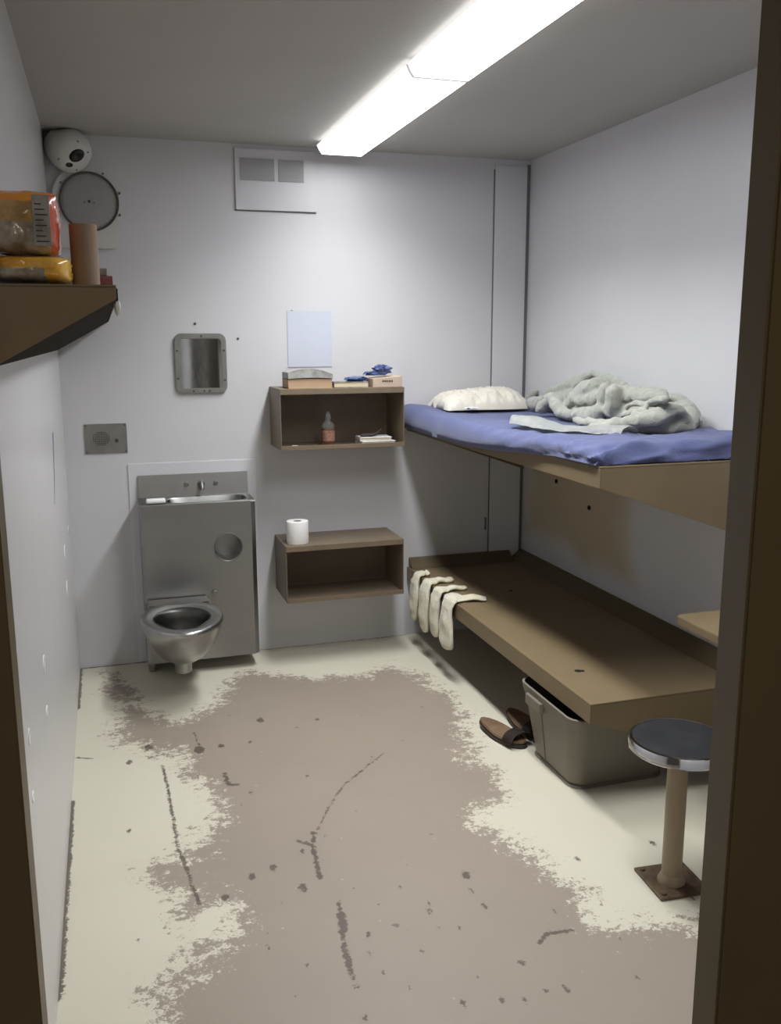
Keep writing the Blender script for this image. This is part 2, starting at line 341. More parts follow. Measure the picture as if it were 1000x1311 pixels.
# soft-edged tan area and bolts on the right wall under the upper bunk
def tint_wall():
    m = WALL.copy(); m.name = 'painted_wall_tinted'; nt = m.node_tree; N = nt.nodes.new; L = nt.links.new
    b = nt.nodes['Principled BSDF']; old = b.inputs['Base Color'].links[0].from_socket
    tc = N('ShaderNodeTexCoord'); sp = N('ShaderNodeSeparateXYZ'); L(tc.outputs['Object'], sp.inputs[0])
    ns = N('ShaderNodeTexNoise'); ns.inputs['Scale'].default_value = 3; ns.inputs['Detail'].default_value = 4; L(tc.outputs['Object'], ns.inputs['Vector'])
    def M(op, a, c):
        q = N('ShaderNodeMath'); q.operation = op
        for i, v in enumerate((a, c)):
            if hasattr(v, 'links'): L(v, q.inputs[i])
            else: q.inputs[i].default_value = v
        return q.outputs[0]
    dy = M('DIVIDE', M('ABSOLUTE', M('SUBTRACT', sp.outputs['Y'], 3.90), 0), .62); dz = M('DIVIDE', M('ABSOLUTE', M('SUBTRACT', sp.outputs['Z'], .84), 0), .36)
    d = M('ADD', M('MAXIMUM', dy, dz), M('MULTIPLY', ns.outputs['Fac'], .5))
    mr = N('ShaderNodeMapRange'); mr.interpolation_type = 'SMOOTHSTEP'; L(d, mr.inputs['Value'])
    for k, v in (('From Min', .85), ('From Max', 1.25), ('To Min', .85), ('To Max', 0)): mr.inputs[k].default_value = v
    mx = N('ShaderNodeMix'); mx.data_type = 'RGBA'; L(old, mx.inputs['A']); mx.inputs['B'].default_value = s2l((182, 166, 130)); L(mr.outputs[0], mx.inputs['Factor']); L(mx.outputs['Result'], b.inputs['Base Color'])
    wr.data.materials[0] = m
tint_wall()
for y, z in ((4.065, .866), (3.731, .790)):
    bm = bmesh.new(); cyl(bm, (XR-.004, y, z), .011, .008, 'x', 16, bev=.002); obj('bolt_head', bm, DARKH, wr)
# scratch highlights painted as white spots, and scuffs, on the glossy left wall
SC = mat('white_highlight', (240, 240, 240), rough=.2)
SB = mat('blue_grey_scuff', (110, 118, 150), rough=.4)
for y, z0, z1, w in ((3.82,.70,.755,.09),(3.80,.555,.61,.09),(2.44,.712,.762,.05),(2.42,.60,.628,.05),(1.94,.735,.772,.035),(1.92,.615,.638,.035),(4.25,.72,.75,.06)):
    bm = bmesh.new(); pts = [(y+w/2*math.cos(2*PI*i/20), (z0+z1)/2+(z1-z0)/2*math.sin(2*PI*i/20)) for i in range(20)]
    prism(bm, pts, 'x', XL-.001, XL+.0015); obj('highlight_spot', bm, SC, wl)
bm = bmesh.new(); prism(bm, [(3.56, 1.235), (3.62, 1.235), (3.50, 1.08), (3.38, 1.0), (3.46, 1.08)], 'x', XL-.001, XL+.001); obj('wall_scuff', bm, SB, wl)

# ------------------------------------------------------------------ ceiling lights (two units end to end)
def fixture(y0, y1, label):
    xa, xb, zt, zb = .985, 1.215, HC-.001, 2.404
    t = thing('ceiling_light', label, 'light', ((xa+xb)/2, (y0+y1)/2, zt), 'fluorescent lights end to end on the ceiling')
    bm = bmesh.new(); box(bm, xa+.03, xb-.03, y0, y1, zt-.018, zt, bev=.003); obj('housing', bm, WHITEP, t)
    # prismatic wrap lens: sloping sides, flat bottom
    prof = [(xa, zt-.019), (xa+.008, zb+.02), (xa+.022, zb), (xb-.022, zb), (xb-.008, zb+.02), (xb, zt-.019)]
    b = bmesh.new(); ya, yb = y0+.006, y1-.006
    v0 = [b.verts.new((x, ya, z)) for x, z in prof]; v1 = [b.verts.new((x, yb, z)) for x, z in prof]
    for i in range(5):
        f = b.faces.new((v0[i], v0[i+1], v1[i+1], v1[i])); f.material_index = 0 if i == 2 else 1
    b.faces.new((v0[5], v0[0], v1[0], v1[5])).material_index = 1
    obj('lens', b, [LAMP, LAMPS], t)
    for y in (y0, y1):
        s = 1 if y == y0 else -1
        bm = bmesh.new(); prism(bm, [(x, z) for x, z in prof], 'y', y, y+s*.0055); obj('end_cap', bm, LENSCAP, t)
    l = bpy.data.lights.new('fluorescent_tubes', 'AREA'); l.shape = 'RECTANGLE'; l.size = .17; l.size_y = y1-y0-.28; l.energy = 18; l.color = (.94, .965, 1.0); l.spread = math.radians(132)
    lo = bpy.data.objects.new('fluorescent_tubes', l); COL.objects.link(lo); lo.location = ((xa+xb)/2, (y0+y1)/2-.11, zb+.004)
    return t
LENSCAP = emis('end_cap_glow', (.93, .95, 1.0), .25)
fixture(2.985, 4.29, 'glowing fluorescent ceiling light nearer the back wall')
fixture(1.67, 2.975, 'glowing fluorescent ceiling light nearer the doorway, cut by the photo edge')

# ------------------------------------------------------------------ wall vent panel
t = thing('vent_panel', 'white square panel with two grey grilles high on back wall', 'vent', (.822, D, 2.306))
bm = bmesh.new(); box(bm, .630, 1.014, D-.012, D-.0005, 2.169, 2.443, bev=.003); obj('cover_plate', bm, WALL, t)
bm = bmesh.new(); box(bm, .626, 1.015, D-.004, D-.0004, 2.164, 2.1685); obj('painted_shadow', bm, GAPSHADE, t)  # grey strip painted as the shadow line below the cover plate
GR = mat('grille_paint', (176, 175, 174), rough=.7, var=.1)
for x0, x1 in ((.655, .815), (.835, .955)):
    bm = bmesh.new(); box(bm, x0, x1, D-.014, D-.0115, 2.30, 2.40)
    for k in range(12): box(bm, x0, x1, D-.018, D-.0135, 2.303+k*.0082, 2.3065+k*.0082)
    obj('grille', bm, GR, t)

# ------------------------------------------------------------------ corner camera housing
t = thing('security_camera', 'white corner security camera housing with dark lens, top left', 'camera', (-.075, D-.06, 2.38))
R0 = Matrix.Translation((-.088, D-.075, 2.375)) @ Vector((.30, -.80, -.52)).to_track_quat('Z', 'Y').to_matrix().to_4x4()
bm = bmesh.new()
lathe(bm, [(0, .052), (.052, .050), (.074, .040), (.088, .018), (.093, -.01), (.092, -.06), (0, -.06)], n=48, M=R0)
for v in bm.verts:                                   # the back of the housing is cut to the two walls
    v.co.y = min(v.co.y, D-.001); v.co.x = max(v.co.x, XL+.001); v.co.z = min(v.co.z, HC-.002)
ho = obj('housing', bm, WHITEP, t, smooth=40)
def on_face(px, py, h): return R0 @ Vector((px, py, h))
bm = bmesh.new(); b = bmesh.new(); bmesh.ops.create_uvsphere(b, u_segments=24, v_segments=12, radius=1)
bmesh.ops.transform(b, matrix=R0 @ Matrix.Translation((.012, .004, .050)) @ Matrix.Rotation(.6, 4, 'Z') @ Matrix.Diagonal((.035, .027, .009, 1)), verts=b.verts); merge(bm, b)
obj('lens_window', bm, BLACK, t, smooth=60)
bm = bmesh.new(); b = bmesh.new(); bmesh.ops.create_uvsphere(b, u_segments=20, v_segments=10, radius=1)
bmesh.ops.transform(b, matrix=R0 @ Matrix.Translation((-.014, -.040, .047)) @ Matrix.Diagonal((.018, .012, .007, 1)), verts=b.verts); merge(bm, b)
obj('sensor_window', bm, BLACK, t, smooth=60)
for a in (20, 80, 200, 290):
    bm = bmesh.new(); lathe(bm, [(0, .004), (.0035, .003), (.004, 0)], n=10, M=R0 @ Matrix.Translation((.064*math.cos(math.radians(a)), .064*math.sin(math.radians(a)), .0435)))
    obj('screw', bm, SCREW, ho)

# ------------------------------------------------------------------ round grille speaker
cx, cz = -.022, 2.176
t = thing('wall_speaker', 'round grey perforated wall speaker in a dark ring, under camera', 'speaker', (cx, D, cz))
bm = bmesh.new()
pts = [(cx-.015+.142*math.cos(a), cz+.012+.142*math.sin(a)) for a in [math.radians(k) for k in range(-10, 191, 8)]]
pts += [(cx-.157, cz-.20), (cx+.10, cz-.20)]
pts = [(max(x, XL+.002), z) for x, z in pts]
prism(bm, pts, 'y', D-.022, D-.001, bev=.003); bo = obj('back_box', bm, WHITEP, t)
MR = Matrix.Rotation(PI/2, 4, 'X')
bm = bmesh.new(); lathe(bm, [(.1195, .022), (.1195, .032), (.1255, .033), (.128, .028), (.128, .022)], (cx, D, cz), 64, MR); obj('rim', bm, mat('grille_rim', (88, 84, 80), rough=.5, metal=.5), t, smooth=40)
bm = bmesh.new(); lathe(bm, [(0, .031), (.06, .0295), (.10, .027), (.119, .024)], (cx, D, cz), 64, MR)
GM = mat('perforated_grille', (158, 155, 151), rough=.6, var=.12, vscale=180, detail=1)
obj('grille', bm, GM, t, smooth=60)
bm = bmesh.new(); cyl(bm, (cx, D-.033, cz), .006, .004, 'y', 14, bev=.001); cyl(bm, (cx+.02, D-.033, cz-.005), .003, .003, 'y', 10); cyl(bm, (cx-.02, D-.033, cz-.004), .003, .003, 'y', 10); obj('centre_screw', bm, SCREW, t)
for a in (62, 18, -22, 146, 200, 232):
    bm = bmesh.new(); x, z = cx+.138*math.cos(math.radians(a)), cz+.138*math.sin(math.radians(a)); cyl(bm, (x, D-.0235 if a > 100 else D-.012, z), .0045, .022 if a < 100 else .004, 'y', 12, bev=.001); obj('screw', bm, SCREW, bo)

# ------------------------------------------------------------------ steel mirror
t = thing('wall_mirror', 'small polished steel mirror with rounded frame on back wall', 'mirror', (.44, D, 1.459))
bm = bmesh.new(); ringplate(bm, rrect(.318, .561, 1.318, 1.600, .035), rrect(.343, .536, 1.343, 1.575, .018), 'y', D-.016, D-.001)
bmesh.ops.bevel(bm, geom=[e for e in bm.edges if len(e.link_faces) == 2 and e.calc_face_angle(0) > 1.2], offset=.003, segments=2, affect='EDGES')
fo = obj('frame', bm, STEELD, t, smooth=35)
bm = bmesh.new(); b = bmesh.new()
nx, nz = 24, 28                                       # the steel sheet is pressed slightly hollow
vs = [[b.verts.new((.342+.195*i/nx, D-.006-.006*(((i/nx-.5)*2)**4), 1.342+.234*j/nz)) for j in range(nz+1)] for i in range(nx+1)]
for i in range(nx):
    for j in range(nz): b.faces.new((vs[i][j], vs[i+1][j], vs[i+1][j+1], vs[i][j+1]))
merge(bm, b); obj('mirror_sheet', bm, MIRR, t, smooth=60)
for x, z in ((.445, 1.5875), (.33, 1.52), (.549, 1.52), (.33, 1.39), (.549, 1.38), (.40, 1.33), (.45, 1.33), (.475, 1.329)):
    bm = bmesh.new(); cyl(bm, (x, D-.0165, z), .005, .004, 'y', 12, bev=.001); obj('screw', bm, SCREW, fo)

# ------------------------------------------------------------------ intercom plate
t = thing('intercom_plate', 'grey steel intercom plate with speaker holes and button', 'intercom', (-.013, D, 1.115))
bm = bmesh.new(); box(bm, -.108, .082, D-.006, D-.0005, 1.047, 1.186, bev=.0015); po = obj('plate', bm, STEELD, t)
bm = bmesh.new()
for i in range(9):
    for j in range(8):
        if math.hypot(i-4, j-3.5) < 4.4: cyl(bm, (-.068+i*.0085, D-.0065, 1.087+j*.0085), .0026, .002, 'y', 8)
obj('speaker_holes', bm, DARKH, t)
bm = bmesh.new(); cyl(bm, (.034, D-.009, 1.106), .010, .008, 'y', 20, bev=.002); obj('call_button', bm, CHROME, t, smooth=40)
for x, z in ((-.1, 1.178), (.074, 1.178), (-.1, 1.055), (.074, 1.055)):
    bm = bmesh.new(); cyl(bm, (x, D-.007, z), .0035, .003, 'y', 10); obj('screw', bm, SCREW, po)

# ------------------------------------------------------------------ paper on the wall
bm = bmesh.new(); box(bm, .861, 1.082, D-.0035, D-.0010, 1.437, 1.707)
o = obj('paper_sheet', bm, PAPER, None, loc=(.97, D, 1.57)); tag(o, 'blank pale blue white paper sheet hung on back wall above shelf', 'paper')

# ------------------------------------------------------------------ steel toilet and sink unit
UX0, UX1, UY, UZ0, UZ1 = .116, .644, 4.22, .068, .829
u = thing('toilet_sink_unit', 'stainless steel prison toilet with sink on top against back wall', 'toilet', (.38, 4.34, 0))
def hole_loop(x0, x1, z0, z1, cx, cz, rx, rz, n=64):
    inner, outer = [], []
    angs = sorted(set([2*PI*i/n for i in range(n)]+[math.atan2(z-cz, x-cx) % (2*PI) for x in (x0, x1) for z in (z0, z1)]))
    for a in angs:
        dx, dz = math.cos(a), math.sin(a); k = min([((x1-cx)/dx if dx > 1e-9 else (x0-cx)/dx if dx < -1e-9 else 1e9), ((z1-cz)/dz if dz > 1e-9 else (z0-cz)/dz if dz < -1e-9 else 1e9)])
        outer.append((cx+dx*k, cz+dz*k)); inner.append((cx+rx*dx, cz+rz*dz))
    return outer, inner
CHF = .022
bm = bmesh.new()
o_, i_ = hole_loop(UX0+CHF*.5, UX1-CHF, UZ0, UZ1-.004, .508, .607, .064, .062)
b = bmesh.new(); vo_ = [b.verts.new((x, UY, z)) for x, z in o_]; vi_ = [b.verts.new((x, UY, z)) for x, z in i_]; vb_ = [b.verts.new((.508+(x-.508)*.95, UY+.10, .607+(z-.607)*.95)) for x, z in i_]
n = len(vo_)
for k in range(n):
    j = (k+1) % n; b.faces.new((vo_[k], vo_[j], vi_[j], vi_[k])); b.faces.new((vi_[k], vi_[j], vb_[j], vb_[k]))
b.faces.new(vb_)
bmesh.ops.recalc_face_normals(b, faces=b.faces); merge(bm, b)
# sides with chamfered front corners, bottom
for pts in (((UX1-CHF, UY), (UX1, UY+CHF), (UX1, D-.007)), ((UX0+CHF*.5, UY), (UX0, UY+CHF*.5), (UX0, D-.007))):
    b = bmesh.new()
    for p, q in zip(pts, pts[1:]):
        b.faces.new([b.verts.new(c) for c in ((p[0], p[1], UZ0), (q[0], q[1], UZ0), (q[0], q[1], UZ1-.004), (p[0], p[1], UZ1-.004))])
    merge(bm, b)
b = bmesh.new(); b.faces.new([b.verts.new(c) for c in ((UX0, UY+CHF*.5, UZ0), (UX0+CHF*.5, UY, UZ0), (UX1-CHF, UY, UZ0), (UX1, UY+CHF, UZ0), (UX1, D-.007, UZ0), (UX0, D-.007, UZ0))]); merge(bm, b)
cb = obj('cabinet', bm, STEEL, u)
# paper holder: rolled rim and inner cylinder end
bm = bmesh.new(); MY = Matrix.Rotation(PI/2, 4, 'X')
lathe(bm, [(.062, -.003), (.066, .003), (.071, .003), (.072, -.001)], (.508, UY, .607), 48, MY); obj('paper_holder_rim', bm, STEELD, cb, smooth=50)
# sink deck
bm = bmesh.new()
o_, i_ = hole_loop(UX0, UX1, UY, D-.03, .425, 4.318, .185, .082)
def sup(a, rx, rz, cx=.425, cy=4.318, p=.45):
    c, s = math.cos(a), math.sin(a); return (cx+rx*math.copysign(abs(c)**p, c), cy+rz*math.copysign(abs(s)**p, s))
angs = [math.atan2(y-4.318, x-.425) for x, y in o_]
loops = [[(x, y, UZ1-.008) for x, y in o_], [(x, y, UZ1) for x, y in [(min(max(x, UX0+.003), UX1-.003), max(y, UY+.003)) for x, y in o_]],
         [sup(a, .188, .080)+(UZ1,) for a in angs], [sup(a, .182, .075)+(UZ1-.006,) for a in angs], [sup(a, .165, .060)+(UZ1-.10,) for a in angs], [sup(a, .10, .03)+(UZ1-.125,) for a in angs]]
b = bmesh.new(); R = [[b.verts.new(c) for c in l] for l in loops]
for r0, r1 in zip(R, R[1:]):
    for k in range(len(r0)): b.faces.new((r0[k], r0[(k+1) % len(r0)], r1[(k+1) % len(r0)], r1[k]))
b.faces.new(R[-1]); bmesh.ops.recalc_face_normals(b, faces=b.faces); merge(bm, b)
obj('sink_basin', bm, mat('basin_steel', (128, 128, 124), rough=.36, metal=1, var=.2, vscale=8), u, smooth=35)
bm = bmesh.new(); prism(bm, [(D-.03, UZ1-.004), (D-.008, UZ1-.004), (D-.008, .934), (D-.016, .934)], 'x', UX0+.003, UX1-.003, bev=.0015); bs = obj('backsplash', bm, STEEL, u)
bm = bmesh.new(); cyl(bm, (.415, D-.03, .885), .017, .012, 'y', 24, bev=.003); tube(bm, [(.415, D-.03, .885), (.415, D-.055, .888), (.415, D-.07, .875), (.415, D-.073, .862)], [.011, .011, .010, .009], 14); obj('spout', bm, STEELD, bs, smooth=40)
for x in (.345, .485):
    bm = bmesh.new(); cyl(bm, (x, D-.028, .885), .011, .016, 'y', 20, bev=.003); obj('push_button', bm, STEELD, bs, smooth=40)
# toilet bowl: lofted rim and bowl, egg-shaped in plan
BX, BYc = .262, 3.955
def egg(a, k, dy=0):
    # plan outline scaled by k, long axis y; front (-y) rounder
    c, s = math.cos(a), math.sin(a)
    ry = .262 if s < 0 else .19
    return BX+.178*k*c, BYc+dy+ry*k*s
def loftrings(bm, rings, n=64, cap0=False, cap1=True):
    b = bmesh.new(); V = [[b.verts.new(p) for p in r] for r in rings]
    for r0, r1 in zip(V, V[1:]):
        for k in range(n): b.faces.new((r0[k], r0[(k+1) % n], r1[(k+1) % n], r1[k]))
    if cap0: b.faces.new(V[0])
    if cap1: b.faces.new(V[-1])
    bmesh.ops.recalc_face_normals(b, faces=b.faces); merge(bm, b)
def ring(k, z, dy=0, kx=1, ky=1, n=64):
    out = []
    for i in range(n):
        a = 2*PI*i/n; x, y = egg(a, k, 0); out.append((BX+(x-BX)*kx, BYc+(y-BYc)*ky+dy, z+.012*((y-BYc)/.25 if y > BYc else 0)))
    return out
RZ = .378
bm = bmesh.new()
prof_o = [(.10, .17, .04), (.42, .175, .035), (.60, .20, .03), (.78, .25, .02), (.92, .31, .01), (1.0, .352, 0), (1.01, .362, 0), (.995, RZ-.004, 0), (.96, RZ, 0), (.80, RZ-.006, 0), (.70, RZ-.010, .0)]
rings = [ring(k, z, dy) for k, z, dy in prof_o]
loftrings(bm, rings, cap0=True, cap1=False)
obj('bowl', bm, STEELB, u, smooth=50)
# seat opening narrows towards the front: inner well
def iring(k, z, dy=0, n=64):
    out = []
    for i in range(n):
        a = 2*PI*i/n; c, s = math.cos(a), math.sin(a)
        w = .118*(1.0 if s > 0 else 1-.45*(-s)**1.4)
        out.append((BX+w*k*c, BYc-.01+dy+(.19 if s < 0 else .115)*k*s, z))
    return out
bm = bmesh.new(); loftrings(bm, [ring(.70, RZ-.010), iring(1.06, RZ-.008), iring(1.0, RZ-.016), iring(.97, RZ-.05), iring(.78, RZ-.13), iring(.45, RZ-.18), iring(.1, RZ-.185)])
obj('bowl_well', bm, mat('shaded_bowl_steel', (92, 92, 88), rough=.4, metal=1, var=.35, vscale=9), u, smooth=45)  # shade inside the bowl put into a darker steel colour
bm = bmesh.new(); prism(bm, [(BX-.15, 4.10), (BX+.15, 4.10), (BX+.145, UY+.001), (BX-.145, UY+.001)], 'z', .20, RZ+.006, bev=.012); obj('bowl_neck', bm, STEELB, u, smooth=40)
bm = bmesh.new(); lathe(bm, [(0, .205), (.052, .205), (.046, .16), (.038, .13), (.036, .10), (0, .098)], (BX, 4.0, 0), 32); tube(bm, [(BX, 4.0, .135), (BX, 4.12, .12), (BX, 4.30, .10), (BX, D-.008, .10)], .030, 18); obj('drain_pipe', bm, STEELB, u, smooth=45)
bm = bmesh.new(); box(bm, .12, .15, 4.30, D-.008, .002, .085, bev=.004); obj('foot_bracket', bm, STEELD, u)
bm = bmesh.new(); cyl(bm, (.437, UY-.006, .395), .012, .014, 'y', 20, bev=.003); obj('flush_button', bm, STEELD, cb, smooth=40)

bm = bmesh.new(); box(bm, .145, .233, 4.238, 4.272, .8305, .853, bev=.010, seg=4); o = obj('soap_bar', bm, SOAPM, None, smooth=60, loc=(.19, 4.255, .8305)); tag(o, 'white bar of soap lying on left end of steel sink deck', 'soap')

# ------------------------------------------------------------------ wall-hung box shelves
def boxshelf(x0, x1, y0, z0, z1, label, group):
    t = thing('wall_shelf', label, 'shelf', ((x0+x1)/2, D, z0), group); th = .004; y1 = D-.001
    def P(nm, *a, bev=.001): bm = bmesh.new(); box(bm, *a, bev=bev); return obj(nm, bm, BOXM, t)
    P('top_panel', x0, x1, y0, y1, z1-th, z1); P('bottom_panel', x0, x1, y0, y1, z0, z0+th)
    P('side_panel', x0, x0+th, y0, y1, z0+th, z1-th); P('side_panel', x1-th, x1, y0, y1, z0+th, z1-th)
    P('back_panel', x0+th, x1-th, y1-th, y1, z0+th, z1-th)
    P('front_lip', x0, x1, y0-.003, y0, z1-.026, z1, bev=.0012); P('front_lip', x0, x1, y0-.003, y0, z0, z0+.021, bev=.0012)
    return t
SG = 'brown open metal box shelves on the back wall'
boxshelf(.765, 1.370, 4.18, 1.060, 1.345, 'upper brown open box shelf with books on top, on back wall', SG)
boxshelf(.772, 1.361, 4.16, .323, .602, 'lower brown open box shelf with a toilet roll on it', SG)

# things on the upper shelf
def book(name, label, cat, x0, x1, y0, y1, z, h, cover, rz=0, pages=PAGE, th=.003):
    c = ((x0+x1)/2, (y0+y1)/2, z); t = thing(name, label, cat, c, None, 0); w, d = (x1-x0)/2, (y1-y0)/2
    M = Matrix.Translation(c) @ Matrix.Rotation(rz, 4, 'Z')
    bm = bmesh.new(); box(bm, -w, w, -d, d, 0, th, bev=.0008, M=M); box(bm, -w, w, -d, d, h-th, h, bev=.0008, M=M); box(bm, -w, -w+th, -d, d, 0, h, bev=.0008, M=M); obj('cover', bm, cover, t)
    bm = bmesh.new(); box(bm, -w+th, w-.003, -d+.002, d-.002, th, h-th, M=M); obj('pages', bm, pages, t)
    return t
ST = 1.3455
book('book', 'thick tan paperback book at left on top of upper shelf', 'book', .812, 1.025, 4.21, 4.36, ST, .044, TANB, pages=TANB)
# curled magazine on the book
bm = bmesh.new(); b = bmesh.new(); n = 24
def mag(i, j):
    u_ = i/n; return Vector((.812+.212*u_, 4.205+.155*j/6, ST+.0455+.016*(1-(2*u_-.9)**2)*(.6+.4*(1-j/6))+.004*(1-u_)))
top = [[b.verts.new(mag(i, j)+Vector((0, 0, .022+.006*math.sin(3*i/n)))) for j in range(7)] for i in range(n+1)]
bot = [[b.verts.new((mag(i, j).x, mag(i, j).y, ST+.0455+.004*abs(math.sin(i/n*PI)))) for j in range(7)] for i in range(n+1)]
for i in range(n):
    for j in range(6): b.faces.new((top[i][j], top[i+1][j], top[i+1][j+1], top[i][j+1])); b.faces.new((bot[i][j+1], bot[i+1][j+1], bot[i+1][j], bot[i][j]))
    b.faces.new((bot[i][0], bot[i+1][0], top[i+1][0], top[i][0])); b.faces.new((top[i][6], top[i+1][6], bot[i+1][6], bot[i][6]))
for j in range(6): b.faces.new((top[0][j], top[0][j+1], bot[0][j+1], bot[0][j])); b.faces.new((top[n][j+1], top[n][j], bot[n][j], bot[n][j+1]))
bmesh.ops.recalc_face_normals(b, faces=b.faces); merge(bm, b)
o = obj('magazine', bm, GREYP, None, smooth=50, loc=(.92, 4.28, ST+.0455)); tag(o, 'curled grey magazine lying on the thick tan paperback', 'magazine')
book('book', 'thin dark covered paperback in middle of upper shelf top', 'book', 1.035, 1.205, 4.215, 4.33, ST, .026, DBOOK, rz=-.05)
t = thing('carton', 'beige flat carton with small print at right on upper shelf top', 'box', (1.288, 4.26, ST))
bm = bmesh.new(); prism(bm, [(1.216, ST), (1.362, ST), (1.362, ST+.052), (1.216, ST+.040)], 'y', 4.187, 4.34, bev=.0015); obj('carton_body', bm, CARDB, t)
bm = bmesh.new()
for k in range(5): box(bm, 1.262+k*.011, 1.270+k*.011, 4.1858, 4.1875, ST+.024, ST+.033)
obj('print', bm, INK, t)
# crumpled blue wrapper
def blob(bm, c, r, seed, amp=.35, freq=2.2, sub=4, M=None, zmin=None):
    b = bmesh.new(); bmesh.ops.create_icosphere(b, subdivisions=sub, radius=1)
    for v in b.verts:
        p = v.co.normalized(); d = mn.noise(p*freq+Vector((seed, seed*.7, 1)))+.5*mn.noise(p*freq*2.3+Vector((3, seed, 0)))
        d += .25*abs(mn.noise(p*freq*4+Vector((seed, 0, 5))))
        q = p*(1+amp*d); v.co = Vector((q.x*r[0], q.y*r[1], q.z*r[2]))
    if M: bmesh.ops.transform(b, matrix=M, verts=b.verts)
    for v in b.verts:
        v.co += Vector(c)
        if zmin is not None: v.co.z = max(v.co.z, zmin)
    merge(bm, b)
bm = bmesh.new(); M = Matrix()
blob(bm, (1.155, 4.27, ST+.038), (.052, .045, .012), 4.2, zmin=ST+.0275); blob(bm, (1.285, 4.27, ST+.078), (.042, .035, .024), 9.1, .5, zmin=ST+.0535)
blob(bm, (1.245, 4.27, ST+.062), (.052, .03, .012), 2.7, .3, zmin=ST+.0535)
o = obj('blue_wrapper', bm, BLUEP, None, smooth=30, loc=(1.24, 4.27, ST+.03)); tag(o, 'crumpled blue plastic wrapper on top of the beige carton and thin book', 'wrapper')
# inside the upper shelf
IZ = 1.0645
t = thing('bottle', 'clear pump bottle of pinkish liquid standing inside the upper shelf', 'bottle', (1.005, 4.235, IZ))
bm = bmesh.new(); lathe(bm, [(0, 0), (.028, 0), (.031, .006), (.031, .088), (0, .088)], (1.005, 4.235, IZ), 32); obj('body', bm, AMBER, t, smooth=45)
bm = bmesh.new(); lathe(bm, [(.031, .0885), (.030, .100), (.026, .112), (.014, .124), (.012, .134), (0, .134)], (1.005, 4.235, IZ), 32); obj('shoulder', bm, CLEAR, t, smooth=45)
bm = bmesh.new(); lathe(bm, [(0, .1345), (.013, .1345), (.013, .152), (.009, .158), (.006, .160), (.005, .168), (0, .168)], (1.005, 4.235, IZ), 24); obj('cap', bm, CLEAR, t, smooth=40)
bm = bmesh.new(); lathe(bm, [(.0315, .03), (.0318, .03), (.0318, .08), (.0315, .08)], (1.005, 4.235, IZ), 32); obj('label_band', bm, mat('bottle_label', (150, 112, 96), rough=.6, rgb2=(110, 66, 54), vscale=60), t, smooth=60)
book('notebook', 'lower cream paper notebook of the stack inside upper shelf', 'notebook', 1.165, 1.335, 4.21, 4.33, IZ, .020, WHCL, rz=.04)
book('notebook', 'top cream paper notebook of the stack inside upper shelf', 'notebook', 1.162, 1.320, 4.215, 4.33, IZ+.021, .018, WHCL, rz=-.05)
bm = bmesh.new(); tube(bm, [(1.17, 4.25, IZ+.047), (1.21, 4.25, IZ+.046), (1.25, 4.26, IZ+.050), (1.28, 4.265, IZ+.075)], [.008, .010, .007, .003], 10)
o = obj('comb', bm, SANDALD, None, smooth=40, loc=(1.22, 4.25, IZ+.04)); tag(o, 'dark thin curved object resting on the notebooks inside upper shelf', 'utensil')
bm = bmesh.new(); box(bm, .82, .85, 4.195, 4.215, IZ+.0005, IZ+.016, bev=.004); o = obj('eraser', bm, CARDB, None, smooth=50, loc=(.835, 4.2, IZ)); tag(o, 'tiny pale stub at left front corner inside upper shelf', 'stub')

# toilet roll
t = thing('toilet_roll', 'white toilet paper roll standing on the lower box shelf', 'toilet roll', (.845, 4.235, .6025))
bm = bmesh.new(); lathe(bm, [(.020, .0), (.052, 0), (.0535, .004), (.0535, .104), (.052, .108), (.020, .108), (.020, 0)], (.845, 4.235, .603), 48); obj('tissue', bm, TP, t, smooth=45)
bm = bmesh.new(); lathe(bm, [(.0195, .001), (.0195, .107), (.0180, .107), (.0180, .001), (.0195, .001)], (.845, 4.235, .603), 32); obj('core', bm, CARD, t, smooth=45)

# ------------------------------------------------------------------ bunks
FX, YN = 1.473, 2.51
def bunk(z, lip, label, ups):
    t = thing('bunk', label, 'bed', ((FX+XR)/2, 3.5, z), 'tan steel bunks bolted to the right wall'); x1 = XR-.001; y1 = D-.010; zw = z-lip-.345*(x1-FX)
    bm = bmesh.new(); box(bm, FX, x1, YN, y1, z-.006, z, bev=.002); obj('deck', bm, TAN, t)
    bm = bmesh.new(); box(bm, FX, FX+.004, YN, y1, z-lip, z-.0062, bev=.001); box(bm, FX+.004, FX+.03, YN+.004, y1-.004, z-lip, z-lip+.004); obj('front_rail', bm, TAN, t)
    for ya, yb in ((YN, YN+.004), (y1-.004, y1)):
        bm = bmesh.new(); prism(bm, [(FX+.0045, z-.0065), (x1, z-.0065), (x1, zw), (FX+.0045, z-lip)], 'y', ya, yb, bev=.0006); obj('end_gusset', bm, TAN, t)
    if ups:
        bm = bmesh.new(); prism(bm, [(x1-.075, z+.0003), (x1, z+.0003), (x1, z+.050), (x1-.012, z+.050)], 'y', YN, y1, bev=.002); obj('wall_flange', bm, TAND, t)
        bm = bmesh.new(); prism(bm, [(y1-.07, z+.0003), (y1, z+.0003), (y1, z+.050), (y1-.012, z+.050)], 'x', FX+.01, x1-.078, bev=.002); obj('wall_flange', bm, TAND, t)
    return t
lb = bunk(.382, .070, 'bare lower tan steel bunk with socks over its edge', True)
ub = bunk(1.177, .070, 'upper tan steel bunk carrying the blue mattress', False)
bm = bmesh.new(); cyl(bm, (1.585, 2.80, .3822), .013, .002, 'z', 14); cyl(bm, (1.60, 2.795, .3822), .009, .002, 'z', 12); obj('drain_hole', bm, DARKH, lb)
bm = bmesh.new(); cyl(bm, (1.80, 3.85, .3822), .008, .002, 'z', 12); obj('drain_hole', bm, DARKH, lb)

